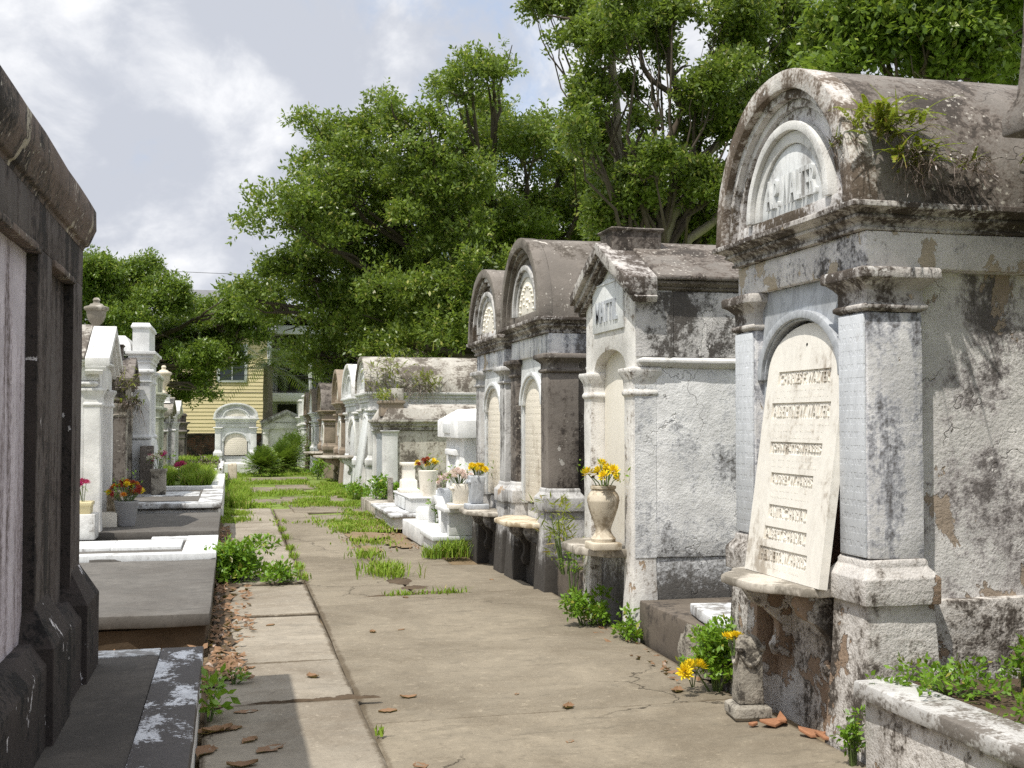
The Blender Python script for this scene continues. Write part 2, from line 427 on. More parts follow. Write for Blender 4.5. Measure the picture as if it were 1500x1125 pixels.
M['left_cornice'] = stucco('lichen_cornice_plaster', (.17, .13, .11), grime=.52, gcol=(.028, .024, .022), mid=(.085, .072, .064), peel=.27, pcol=(.40, .36, .29), spots=.5, streak=.4, bump=.7, seed=87.0, scale=1.6)
M['green_plaster'] = stucco('pale_green_plaster', (.50, .52, .42), grime=.45, gcol=(.12, .11, .08), mid=(.36, .37, .29), streak=.9, bump=.4, seed=90.0)
M['coping_marble'] = stucco('stained_coping_marble', (.54, .53, .515), grime=.57, gcol=(.14, .125, .11), mid=(.40, .385, .365), streak=.0, squash=.6, scale=2.0, bump=.3, rough=.7, seed=105.0)
M['marble_white'] = marble('white_marble', (.68, .69, .69), .35, .36, (.30, .29, .28))
M['marble_grey'] = marble('grey_veined_marble', (.44, .46, .49), .6, .24, (.24, .24, .25), seed=3.0)
M['marble_strip'] = marble('grey_inscribed_marble', (.58, .60, .63), .3, .18, (.34, .33, .32), lines=.4, seed=6.0)
M['marble_cream'] = marble('cream_marble', (.76, .715, .63), .14, .30, (.46, .40, .32), seed=9.0)
M['marble_cream_lines'] = marble('cream_inscribed_marble', (.75, .69, .59), .12, .28, (.46, .40, .32), lines=1.0, seed=12.0)
M['marble_tablet'] = marble('weathered_cream_marble', (.78, .745, .68), .18, .36, (.36, .31, .25), seed=15.0)
M['marble_old'] = marble('lichen_marble', (.54, .495, .43), .3, .62, (.17, .15, .12), rough=.75, seed=18.0)
M['marble_ledge'] = marble('yellowed_marble', (.64, .56, .43), .2, .50, (.30, .23, .14), rough=.7, seed=21.0)
M['marble_slab'] = marble('stained_slab_marble', (.66, .67, .68), .3, .55, (.15, .135, .12), rough=.6, seed=24.0)
M['marble_black'] = stucco('blackened_slab_marble', (.70, .71, .74), grime=.66, gcol=(.070, .062, .059), mid=(.36, .36, .38), streak=0, squash=.55, scale=1.9, bump=.25, rough=.7, seed=29.0, soft=.04)
M['stone_vase'] = marble('weathered_limestone', (.60, .53, .42), .1, .50, (.22, .17, .11), rough=.8, seed=33.0)
M['stone_grey'] = stucco('weathered_grey_stone', (.36, .33, .28), grime=.48, gcol=(.06, .053, .045), mid=(.20, .18, .15), streak=.3, bump=.8, scale=3.0, seed=93.0)
M['path'] = concrete('lane_concrete', (.272, .232, .174), crack=.9, streak=.85, stain=.52, scol=(.125, .102, .072), perslab=.35, speck=.6, bump=.6)
M['path_left'] = concrete('lane_concrete_pale', (.325, .285, .228), crack=.9, streak=.75, stain=.47, scol=(.135, .108, .078), perslab=.32, speck=.5, bump=.55, seed=8.0)
M['slab_conc'] = concrete('grave_slab_concrete', (.135, .125, .113), stain=.46, scol=(.075, .066, .058), perslab=.15, speck=.5, seed=15.0)
M['slab_dark'] = concrete('blackened_slab_concrete', (.105, .092, .080), stain=.5, scol=(.04, .036, .033), perslab=.1, speck=.6, seed=22.0)
M['step_dark'] = stucco('blackened_step_concrete', (.15, .125, .10), grime=.5, gcol=(.035, .03, .026), mid=(.09, .075, .062), streak=.4, bump=.5, seed=97.0)
M['soil'] = plain('dark_soil', (.085, .06, .038), .95, .5, 9.0, .9)
M['earth'] = plain('dry_earth', (.20, .145, .085), .95, .45, 6.0, .8)
M['brick_wall'] = None
M['oak_leaf'] = leafmat('oak_leaves', (.070, .118, .016), (.188, .256, .046), (.36, .36, .09), .42)
M['oak_leaf2'] = leafmat('oak_leaves_far', (.066, .110, .017), (.176, .238, .046), (.34, .34, .09), .42)
M['oak_leaf3'] = leafmat('broad_leaves', (.066, .120, .018), (.174, .252, .040), (.32, .36, .08), .42)
M['weed'] = leafmat('weed_leaves', (.10, .215, .016), (.20, .35, .03), (.34, .34, .06), .38)
M['grass'] = leafmat('grass_blades', (.13, .23, .022), (.26, .36, .045), (.42, .36, .13), .35, .6, .2)
M['lawn'] = plain('lawn_turf', (.16, .215, .045), .95, .5, 14.0, .9)
M['sago'] = leafmat('sago_leaves', (.085, .16, .02), (.19, .28, .045), (.30, .30, .07), .25)
M['palm'] = leafmat('palm_leaflets', (.07, .12, .02), (.16, .22, .04), (.26, .25, .08), .3)
M['fern'] = leafmat('fern_fronds', (.15, .21, .028), (.30, .31, .035), (.36, .26, .06), .4)
M['deadfern'] = leafmat('dead_fronds', (.075, .052, .04), (.17, .125, .10), (.05, .035, .025), .1)
M['bark'] = plain('oak_bark', (.085, .068, .052), .95, .5, 7.0, 1.0)
M['bark_pale'] = plain('pale_oak_bark', (.24, .21, .165), .95, .5, 5.0, 1.0)
M['dryleaf'] = leafmat('dry_leaves', (.16, .085, .045), (.28, .17, .10), (.40, .31, .25), .12, .7, .2)
M['yellow_petal'] = leafmat('yellow_petals', (.80, .55, .015), (.85, .66, .03), None, .2, .6, .2)
M['pink_petal'] = leafmat('pale_pink_petals', (.80, .60, .58), (.86, .76, .72), None, .2, .6, .2)
M['red_petal'] = leafmat('dark_red_petals', (.30, .02, .03), (.42, .05, .06), None, .2, .6, .2)
M['orange_petal'] = leafmat('orange_petals', (.62, .17, .02), (.75, .30, .03), None, .2, .6, .2)
M['magenta_petal'] = leafmat('magenta_petals', (.42, .01, .13), (.55, .03, .22), None, .2, .6, .2)
M['white_petal'] = leafmat('white_petals', (.78, .76, .62), (.82, .80, .72), None, .2, .6, .2)
M['flower_centre'] = plain('flower_centres', (.07, .035, .02), .9)
M['stem'] = leafmat('flower_stems', (.07, .12, .03), (.12, .17, .05), None, .1)
M['terracotta'] = plain('broken_terracotta', (.34, .165, .09), .9, .35, 20.0, .4)
M['pot_grey'] = plain('grey_pot', (.33, .33, .34), .7, .2, 6.0, .2)
M['cream_pot'] = plain('cream_pot', (.58, .50, .30), .7, .2, 6.0, .2)
M['siding'] = plain('yellow_siding_paint', (.70, .60, .36), .7, .10, 2.0, .1)
M['white_paint'] = plain('white_house_paint', (.66, .68, .70), .6, .10, 3.0, .1)
M['dark_opening'] = plain('dark_porch', (.03, .032, .03), .8)
M['shutter'] = plain('green_shutter_paint', (.06, .16, .10), .6)
M['iron'] = plain('dark_iron', (.025, .024, .024), .6)
M['wire'] = plain('black_cable', (.02, .02, .02), .7)
M['glass'] = plain('window_glass', (.05, .06, .07), .1, .1, 1.0, 0.0)
M['red_niche'] = stucco('raw_brick_niche', (.16, .075, .045), grime=.5, gcol=(.035, .018, .012), mid=(.10, .05, .03), bump=.9, scale=3.0, seed=101.0)
M['grey_roof'] = plain('grey_slate', (.16, .16, .165), .8, .3, 5.0, .3)

def brickmat():
    m, t = newmat('old_brick')
    P = t.n('ShaderNodeNewGeometry').outputs['Position']
    sx = t.n('ShaderNodeSeparateXYZ', None, Vector=P)
    v = t.n('ShaderNodeCombineXYZ', None, X=t.math('ADD', sx.outputs[0], sx.outputs[1]), Y=sx.outputs[2], Z=0.0).outputs[0]
    br = t.n('ShaderNodeTexBrick', None, Vector=v, Color1=(.17, .075, .045), Color2=(.24, .13, .085), Mortar=(.12, .10, .08), Scale=1.0)
    br.inputs['Brick Width'].default_value = .22; br.inputs['Row Height'].default_value = .075; br.inputs['Mortar Size'].default_value = .008
    n = t.noise(P, 2.5, 8, .7)
    c = t.mix(t.step(n, .45, .62), br.outputs[0], (.05, .045, .035))
    c = t.mix(t.step(t.noise(P, 6.0, 6, .7), .58, .7), c, (.35, .31, .27))
    b = t.n('ShaderNodeBump', None, Strength=.6, Distance=.01, Height=br.outputs[1])
    bs = t.n('ShaderNodeBsdfPrincipled', None, Base__Color=c, Roughness=.95, Normal=b.outputs[0])
    t.out(bs.outputs[0]); return m
M['brick_wall'] = brickmat()

# ------------------------------------------------------------------ tombs
CAP = lambda z0, z1: [(.0, z0), (.022, z0 + .012), (.022, z0 + .03), (.004, z0 + .042), (.004, z0 + (z1 - z0) * .5),
                      (.02, z0 + (z1 - z0) * .60), (.045, z0 + (z1 - z0) * .72), (.062, z0 + (z1 - z0) * .76), (.062, z1 - .012), (.055, z1)]
def cornice_prof(z0, z1, out):
    h = z1 - z0
    return [(.0, z0), (out * .22, z0 + h * .01), (out * .22, z0 + h * .13), (out * .12, z0 + h * .15), (out * .20, z0 + h * .30), (out * .46, z0 + h * .42), (out * .52, z0 + h * .43),
            (out * .52, z0 + h * .54), (out * .44, z0 + h * .56), (out * .66, z0 + h * .70), (out * .92, z0 + h * .76), (out, z0 + h * .77), (out, z0 + h * .97), (out * .96, z1)]

def shelf_poly(yc, hw, x0, xf):
    """plan of an ogee-fronted marble shelf"""
    d = xf - x0
    pts = [(x0, yc - hw), (x0 + d * .45, yc - hw), (x0 + d * .62, yc - hw * .92), (x0 + d * .70, yc - hw * .72), (x0 + d * .86, yc - hw * .60), (xf, yc - hw * .40)]
    return pts + [(x, 2 * yc - y) for x, y in pts[::-1]]

def scroll(mb, y, x0, z1, depth, drop, th=.07):
    """an S bracket hanging under a shelf"""
    pr = [(x0, z1), (x0 - depth, z1), (x0 - depth * 1.02, z1 - drop * .12), (x0 - depth * .86, z1 - drop * .27), (x0 - depth * .52, z1 - drop * .38),
          (x0 - depth * .30, z1 - drop * .52), (x0 - depth * .30, z1 - drop * .70), (x0 - depth * .42, z1 - drop * .82), (x0 - depth * .34, z1 - drop * .96), (x0, z1 - drop)]
    return mb.prism(pr, 'y', y - th / 2, y + th / 2)

def barrel_tomb(name, label, cat, loc, rot, W, D, zp, zc0, zc1, zf, zc, za, m, group=None, pw=.25, over=.11, shelf=None, tablet='closed',
                k=None, wear=.004, bev=.01, hwf=.80, lunette='plain', strip=False, name_text=None, pd=.28):
    t = thing(name, label, cat, loc, rot, group)
    g = lambda key, d: m.get(key) or m[d]
    # plinth: two battered piers with the panel under the shelf set back
    for s in (-1, 1):
        y0, y1 = sorted((s * (W - pw - .02), s * (W + .0)))
        MB().rings([(.06, -.08), (.035, zp * .5), (.02, zp - .012), (.02, zp)], .0, pd + .02, y0, y1).build('plinth', g('plinth', 'wall'), t, bev, wear)
    MB().rings([(.03, -.08), (.0, zp * .6), (.0, zp)], .10, D, -W + .05, W - .05).build('plinth', g('plinth', 'wall'), t, bev, wear)
    # body
    MB().rings([(0, zp), (0, zc1)], pd, D, -W + .10, W - .10).build('wall', m['wall'], t, 0, wear * 1.2, cut=.18)
    for s in (-1, 1):
        y0, y1 = sorted((s * (W - pw), s * W))
        p = MB().rings([(.0, zp + .201), (.0, zc0)], 0, pd, y0, y1).build('pilaster', g('pilaster', 'wall'), t, bev * .6, wear)
        MB().rings([(.05, zp), (.052, zp + .115), (.045, zp + .125), (.012, zp + .165), (.012, zp + .185), (.004, zp + .20)], 0, pd, y0, y1).build('pilaster_base', m.get('base') or g('plinth', 'wall'), p, bev * .4, wear * .8, cut=.09)
        MB().rings(CAP(zc0 + .001, zc1 - .001), 0, pd, y0, y1).build('capital', m.get('capital') or g('pilaster', 'wall'), p, .004, wear * .6, cut=.09)
        if strip:
            MB().box(-.012, .0, y0 + .015, y1 - .015, zp + .21, zc0 - .01).build('inscribed_strip', strip, p, .003)
    # entablature
    MB().rings([(0, zc1), (0, zf)], .005, D, -W + .012, W - .012).build('frieze', g('frieze', 'cornice'), t, bev, wear)
    MB().rings(cornice_prof(zf, zc, over), .0, D, -W + .03, W - .03).build('cornice', m['cornice'], t, .003, wear * .7, 20)
    # vault
    Rr = W - .03 + over * .72; h = za - zc; kk = k or h / Rr
    zc_ = zc + .002; st = max(0.0, h - Rr * kk)
    zs = zc_ + st
    mb = MB().lune(0, zs, Rr, .03, D + .05, 30, kk, st)
    mb.build('vault', m['vault'], t, 0, wear, cut=.2)
    MB().arch_ring(0, zs, Rr * 1.006, Rr * .885, -over * .9, .0295, 30, kk, st).build('arch_rim', m.get('rim') or m['vault'], t, .006, wear, cut=.12)
    mb = MB().arch_ring(0, zs, Rr * .883, Rr * .83, -over * .55, .028, 28, kk, st)
    mb.arch_ring(0, zs, Rr * .828, Rr * .775, -over * .22, .026, 28, kk, st)
    mb.arch_ring(0, zs, Rr * .773, Rr * .56, .004, .024, 28, kk, st)
    mb.box(-over * .25, .022, -Rr * .86, Rr * .86, zc_, zc_ + .10 * h + .001)
    mb.build('archivolt', g('arch', 'cornice'), t, .004, wear, cut=.12)
    zl = zc_ + .10 * h + .004
    rl = Rr * .60
    mb = MB().arch_ring(0, zl, rl, rl * .90, -.05, .02, 26, kk * .97)
    mb.arch_ring(0, zl, rl * .895, rl * .76, -.022, .018, 26, kk * .97)
    mb.build('lunette_moulding', g('lun_frame', 'cornice'), t, .003, wear * .5)
    lu = MB().lune(0, zl, rl * .755, -.006, .016, 24, kk * .97).build('lunette', g('lunette', 'cornice'), t, .002)
    if name_text:
        text_mb(name_text, .155, rl * 1.22, .022, .012).xf(Matrix.Translation((-.024, -.01, zl + .045))).build('inscription', g('lunette', 'cornice'), lu)
    if lunette == 'carved':
        mb = MB(); rg = random.Random(int(za * 1000))
        for i in range(13):
            a = PI * (i + .5) / 13
            c = Vector((-.012, math.cos(a) * rl * .56, zl + math.sin(a) * rl * kk * .56))
            mb.lathe([(0.0, -.022), (.013, -.010), (.017, 0), (.013, .010), (0.0, .018)], c, 8)
        for i in range(7):
            c = Vector((-.008, rg.uniform(-.5, .5) * rl * .6, zl + .05 + rg.random() * .3 * rl))
            mb.lathe([(0.0, -.024), (.010, -.012), (.014, 0), (.010, .012), (0.0, .024)], c, 8)
        mb.build('carving', g('lunette', 'cornice'), lu, 0)
    # marble front with an arched closure
    aw = W - pw
    hw = aw * hwf
    zsp = zc1 - .12 - hw * .72 - .06
    fr = MB().arch_plate(-aw, aw, zp + .004, zc1, 0, hw, zsp, .045, pd, 18, .72).build('front', g('front', 'wall'), t, .003)
    mb = MB().arch_ring(0, zsp, hw * 1.13, hw * 1.0, .012, .07, 22, .74)
    mb.arch_ring(0, zsp, hw * 1.0, hw * (.90 if tablet == 'closed' else .965), .03, .10, 22, .74)
    mb.build('arch_moulding', g('front', 'wall'), fr, .003)
    if tablet == 'closed':
        poly = [(-hw * .93, zp + .03), (hw * .93, zp + .03)] + [(hw * .93 * math.cos(PI * i / 18), zsp + .70 * hw * .95 * math.sin(PI * i / 18)) for i in range(19)]
        MB().prism(poly, 'x', .06, .10).build('closure_tablet', g('tablet', 'front'), t, .003)
    else:
        MB().box(pd - .03, pd - .002, -hw, hw, zp + .005, zsp + hw * .72).build('open_vault', m['niche'], t)
    if shelf:
        zs0, hws, dep, ms = shelf
        sh = MB().prism(shelf_poly(0, hws, .09, -dep), 'z', zs0 - .045, zs0).build('shelf', ms, t, .012, .003, cut=.1)
        for s in (-1, 1):
            scroll(MB(), s * hws * .62, .10, zs0 - .047, dep * .78, .42).build('bracket', g('plinth', 'wall'), sh, .01, .003, cut=.08)
    return t

def gable_tomb(name, label, cat, loc, rot, W, D, zp, zl, zc, za, m, group=None, over=.09, pw=.19, urn=None, block=None, wear=.004, shelf=None, arch=True, dentil=False, text=None):
    t = thing(name, label, cat, loc, rot, group)
    g = lambda key, d: m.get(key) or m[d]
    MB().rings([(.03, -.08), (.012, zp - .01), (.0, zp)], .10, D, -W + .02, W - .02).build('plinth', g('plinth', 'wall'), t, .01, wear)
    MB().rings([(0, zp), (0, zl)], .172, D, -W - .004, W + .004).build('wall', m['wall'], t, .01, wear * 1.2, cut=.18)
    for s in (-1, 1):
        MB().box(.014, .172, *sorted((s * (W - .02), s * (W + .004))), zp + .002, zl - .02).build('wall', m['wall'], t)
        MB().box(.024, .302, *sorted((s * (W - .03), s * (W + .004))), zl + .08, zc - .005).build('attic', g('attic', 'wall'), t)
        y0, y1 = sorted((s * (W - pw), s * W))
        MB().rings([(.02, -.08), (.0, zp), (.0, zl - .20), (.015, zl - .19), (.015, zl - .165), (.003, zl - .15), (.008, zl - .08), (.035, zl - .03), (.035, zl)],
                   0, .17, y0, y1).build('pilaster', g('front', 'wall'), t, .008, wear)
    MB().rings([(.0, zl), (.02, zl + .006), (.05, zl + .035), (.05, zl + .055), (.0, zl + .075)], .302, D, -W + .0, W - .0).build('string_course', g('string', 'wall'), t, .004, wear)
    for s in (-1, 1):
        MB().rings([(.0, zl + .001), (.02, zl + .006), (.05, zl + .035), (.05, zl + .055), (.0, zl + .074)], .08, .251, *sorted((s * (W - .08), s * W))).build('string_course', g('string', 'wall'), t, .004, wear)
    # attic and gable
    MB().rings([(0, zl + .075), (0, zc)], .302, D, -W - .004, W + .004).build('attic', g('attic', 'wall'), t, .01, wear, cut=.16)
    MB().rings(cornice_prof(zc - .02, zc + .075, over), .10, D, -W + .03, W - .03).build('cornice', m['cornice'], t, .004, wear)
    zr0 = zc + .078; ho = W + over
    slope = (za - zr0) / ho
    th = .07
    if za > zr0 + .02:
        MB().prism([(-ho, zr0), (ho, zr0), (ho, zr0 + .03), (0, za), (-ho, zr0 + .03)], 'x', .16, D + .06).build('roof', m['roof'], t, .012, wear, cut=.2)
        # front gable: raking mouldings round a sunk marble field
        aw = W - pw
        if arch:
            MB().arch_plate(-W + .01, W - .01, zl + .002, zc + .01, 0, aw * .96, zl + .003, .02, .30, 16, .42).build('gable_front', g('front', 'wall'), t, .006, wear, cut=.1)
        else:
            MB().box(.02, .30, -W + .01, W - .01, zl + .002, zc + .01).build('gable_front', g('front', 'wall'), t, .006, wear, cut=.1)
        MB().prism([(-W + .02, zc + .012), (W - .02, zc + .012), (0, zc + .012 + slope * (W - .02))], 'x', .03, .158).build('gable_front', g('front', 'wall'), t)
        for lv, (dz, x0, inn) in enumerate(((.0, -.09, .085), (-.085, -.055, .05), (-.135, -.02, .04))):
            mb = MB()
            for s in (-1, 1):
                a = (s * ho, zr0 + .012 + dz); b = (0, za - .018 + dz)
                q = [(a[0], a[1]), (b[0], b[1]), (b[0], b[1] - inn), (a[0] * (1 - .02 * lv), a[1] - inn)]
                mb.prism(q, 'x', x0, .155 + .0)
            mb.build('raking_moulding', g('rake', 'cornice'), t, .004, wear, cut=.12)
        if text is not None:
            yb = aw * .92; z0 = zc - .24; z1 = zc + .10; zt = zc + slope * aw - .06
            pl = MB().prism([(-yb, z0), (yb, z0), (yb, z1), (0, zt), (-yb, z1)], 'x', .004, .019).build('plaque', g('plaque', 'front'), t, .002)
            MB().box(-.002, .004, -yb * .95, yb * .95, z1 + .012, z1 + .022).build('plaque_line', g('plaque', 'front'), pl)
            text_mb(text, .16, yb * 1.4, .014, .01).xf(Matrix.Translation((-.008, 0, z0 + .07))).build('inscription', M['marble_grey'], pl)
    if arch:
        poly = [(-aw, zp), (aw, zp)] + [(aw * .98 * math.cos(PI * i / 14), zl - .01 + .44 * aw * math.sin(PI * i / 14)) for i in range(15)]
        MB().prism(poly, 'x', .11, .16).build('closure_tablet', g('tablet', 'front'), t, .003)
    else:
        MB().box(.10, .16, -W + pw, W - pw, zp, zl).build('front', g('tablet', 'front'), t)
    if block:
        bx0, bx1, bw, bz = block
        MB().rings([(0, za - .10), (0, bz - .03), (.02, bz - .02), (.02, bz)], bx0, bx1, -bw, bw).build('ridge_block', m['roof'], t, .01, wear, cut=.1)
    if dentil:
        mb = MB()
        for s in (-1, 1):
            for i in range(int(D / .14)):
                mb.box(.12 + i * .14, .17 + i * .14, *sorted((s * (W - .03), s * (W + .02))), zc - .085, zc - .03)
        mb.build('dentils', m['cornice'], t)
    if shelf:
        zs0, hws, dep, ms = shelf
        sh = MB().prism(shelf_poly(0, hws, .09, -dep), 'z', zs0 - .06, zs0).build('shelf', ms, t, .014, .003, cut=.1)
    return t

def attic_tomb(name, label, cat, loc, rot, W, D, zp, zc1, zc, za, m, group=None, pw=.3, over=.08, wear=.002, back=.26):
    """tall tomb with corner piers, heavy cornice and a raised block above the front"""
    t = thing(name, label, cat, loc, rot, group)
    MB().rings([(.05, -.08), (.05, zp * .8), (.04, zp * .86), (.02, zp * .97), (0, zp)], .0, .27, -W + .0, W - .0).build('plinth', m['wall'], t, .008, wear)
    MB().rings([(0, -.08), (0, zc1)], .12, D, -W + .24, W - .24).build('wall', m['wall'], t, 0, wear, cut=.25)
    for s in (-1, 1):
        y0, y1 = sorted((s * (W - pw), s * W))
        MB().rings([(.03, zp), (.03, zp + .03), (.0, zp + .06)] + CAP(zc1 - .2, zc1), 0, .25, y0, y1).build('pilaster', m['wall'], t, .005, wear)
    MB().box(.10, .13, -W + pw, W - pw, zp, zc1).build('closure_tablet', m.get('tablet') or m['wall'], t)
    MB().rings([(0, zc1), (0, zc1 + .10)] + cornice_prof(zc1 + .10, zc, over), .0, .27, -W + .0, W - .0).build('cornice', m['cornice'], t, .004, wear)
    MB().rings([(0, zc), (0, za - .09), (.025, za - .075), (.025, za - .05), (.0, za)], .02, back, -W * .92, W * .92).build('attic', m['wall'], t, .006, wear)
    MB().rings([(.04, zc + .001), (.02, zc + .12), (-.06, zc + .24)], back + .05, D - .05, -W + .10, W - .10).build('roof', m['roof'], t, .01, wear)
    return t

# ------------------------------------------------------------------ plants
def leaf_quads(P, D, N, L, Wd):
    """diamond leaves at P along D, with normal side vector from N x D"""
    S = np.cross(N, D); S /= (np.linalg.norm(S, axis=1, keepdims=True) + 1e-9)
    L = L[:, None]; Wd = Wd[:, None]
    a = P; b = P + D * L * .45 + S * Wd * .5; c = P + D * L; d = P + D * L * .45 - S * Wd * .5
    return np.stack([a, b, c, d], 1)

def unit(v): return v / (np.linalg.norm(v, axis=-1, keepdims=True) + 1e-9)

def foliage(clumps, n, L, g, sprig=10, squash=.85, wl=.42, slk=3.2):
    """n leaves spread over sprigs in the clumps [(x, y, z, r)]"""
    C = np.array([c[:4] for c in clumps], float)
    ar = C[:, 3] ** 2.2; ns = max(1, n // sprig)
    idx = g.choice(len(C), ns, p=ar / ar.sum())
    d = unit(g.normal(size=(ns, 3)))
    d[:, 2] = np.where(d[:, 2] < -.3, -d[:, 2] * .6, d[:, 2]); d = unit(d)
    rr = C[idx, 3] * (.35 + .68 * g.random(ns) ** .55)
    rr = rr * np.where(g.random(ns) < .22, g.uniform(1.0, 1.55, ns), 1.0)
    asp = g.uniform(.7, 1.35, (len(C), 3)) * np.array([1, 1, squash])
    o = C[idx, :3] + d * rr[:, None] * asp[idx]
    ax = unit(d * .8 + g.normal(size=(ns, 3)) * .6 + np.array([0, 0, .35]))
    ax = np.repeat(ax, sprig, 0); o = np.repeat(o, sprig, 0); m = len(o)
    tt = np.tile(np.arange(sprig) / sprig, ns)
    side = unit(np.cross(ax, g.normal(size=(m, 3))))
    sl = L * slk
    P = o + ax * (tt * sl)[:, None] + side * L * .15
    Dr = unit(ax * .55 + side * .9 + g.normal(size=(m, 3)) * .25)
    N = unit(np.array([0, 0, 1.0]) + g.normal(size=(m, 3)) * .75)
    Ls = L * g.uniform(.65, 1.25, m)
    return leaf_quads(P, Dr, N, Ls, Ls * wl)

def crooked(a, b, n, amp, r):
    a = Vector(a); b = Vector(b); out = []
    for i in range(n + 1):
        f = i / n
        j = 0 if i in (0, n) else 1
        out.append(a.lerp(b, f) + Vector((r.uniform(-1, 1), r.uniform(-1, 1), r.uniform(-1, 1))) * amp * j)
    return out

def tree(name, label, base, boughs, n, L, mat, limbs=(), bark='bark', group=None, sub=9, seed=1, trunk_r=.35, top=None, wl=.42, subr=.42):
    r = random.Random(seed); g = np.random.default_rng(seed)
    base = Vector(base)
    t = thing(name, label, 'tree', base, 0, group)
    clumps = []
    for (x, y, z, rad) in boughs:
        for _ in range(sub):
            d = Vector((r.gauss(0, 1), r.gauss(0, 1), r.gauss(0, 1))).normalized() * rad * r.uniform(.35, .95)
            clumps.append((x + d.x - base.x, y + d.y - base.y, z + d.z * .8 - base.z, rad * subr * r.uniform(.55, 1.15)))
    V = foliage(clumps, n, L, g, wl=wl, slk=2.6)
    quads_mesh('crown', V, mat, t)
    mb = MB()
    top = Vector(top) if top else Vector((base.x, base.y, base.z + 3))
    pts = crooked(base, top, 5, .15, r)
    mb.tube([p - base for p in pts], [trunk_r * (1 - .1 * i) for i in range(6)], 10)
    for i, b in enumerate(boughs):
        st = pts[-1] if i % 2 else pts[-2]
        q = crooked(st, b[:3], 5, .28, r)
        mb.tube([p - base for p in q], [trunk_r * .42 * (1 - .17 * k) for k in range(6)], 7)
        for _ in range(3):
            e = Vector(b[:3]) + Vector((r.gauss(0, 1), r.gauss(0, 1), r.gauss(.2, 1))) * b[3] * .42
            s0 = q[3].lerp(q[5], r.random())
            mb.tube([p - base for p in crooked(s0, e, 4, .12, r)], [trunk_r * .13 * (1 - .2 * k) for k in range(5)], 5)
    mb.build('trunk', M[bark], t, smooth=60)
    for pts_, rad in limbs:
        q = MB().tube([Vector(p) - base for p in pts_], [a * .56 for a in rad], 9)
        q.build('limb', M['bark_pale' if rad[0] > .155 else 'bark'], t, 0, .012, 60, cut=.2)
    return t

def weed(name, label, loc, n, rad, h, L, mat, seed, cat='weed', group=None, stems=6, wl=.5):
    g = np.random.default_rng(seed); r = random.Random(seed)
    t = thing(name, label, cat, loc, 0, group)
    cl = [(r.gauss(0, .45) * rad, r.gauss(0, .45) * rad, h * r.uniform(.10, .85), rad * r.uniform(.26, .42)) for _ in range(max(4, stems))]
    V = foliage(cl, n, L, g, 6, .8, wl, 1.5)
    V[:, :, 2] = np.maximum(V[:, :, 2], .01 + .02 * g.random((V.shape[0], 1)))
    quads_mesh('leaves', V, M[mat], t)
    mb = MB()
    for c in cl: mb.tube([(c[0] * .3, c[1] * .3, -.02), (c[0] * .7, c[1] * .7, c[2] * .5), c[:3]], [.006, .005, .003], 5)
    mb.build('stems', M['stem'], t)
    return t

def blades(pos, h, g, lean=.5, w=.012):
    """curved grass blades: 2 quads each as separate 4-gons"""
    n = len(pos)
    a = g.uniform(0, 2 * PI, n); d = np.stack([np.cos(a), np.sin(a), np.zeros(n)], 1); s = np.stack([-np.sin(a), np.cos(a), np.zeros(n)], 1)
    hh = h * g.uniform(.5, 1.2, n)[:, None]; ln = lean * g.uniform(.2, 1.2, n)[:, None]
    ww = w * g.uniform(.6, 1.3, n)[:, None]
    p0 = pos; p1 = pos + np.array([0, 0, 1]) * hh * .62 + d * hh * ln * .35; p2 = pos + np.array([0, 0, 1]) * hh * .95 + d * hh * ln
    q1 = np.stack([p0 - s * ww, p0 + s * ww, p1 + s * ww * .8, p1 - s * ww * .8], 1)
    q2 = np.stack([p1 - s * ww * .8, p1 + s * ww * .8, p2 + s * ww * .1, p2 - s * ww * .1], 1)
    return np.concatenate([q1, q2], 0)

def tuft(name, label, loc, n, rad, h, seed, group=None, mat='grass', lean=.8, sx=1.0, sy=1.0):
    g = np.random.default_rng(seed)
    p = g.normal(size=(n, 3)) * np.array([rad * .5 * sx, rad * .5 * sy, 0])
    o = quads_mesh(name, blades(p, h, g, lean, .007), M[mat])
    o.location = loc
    return tag(o, label, 'grass tuft', group)

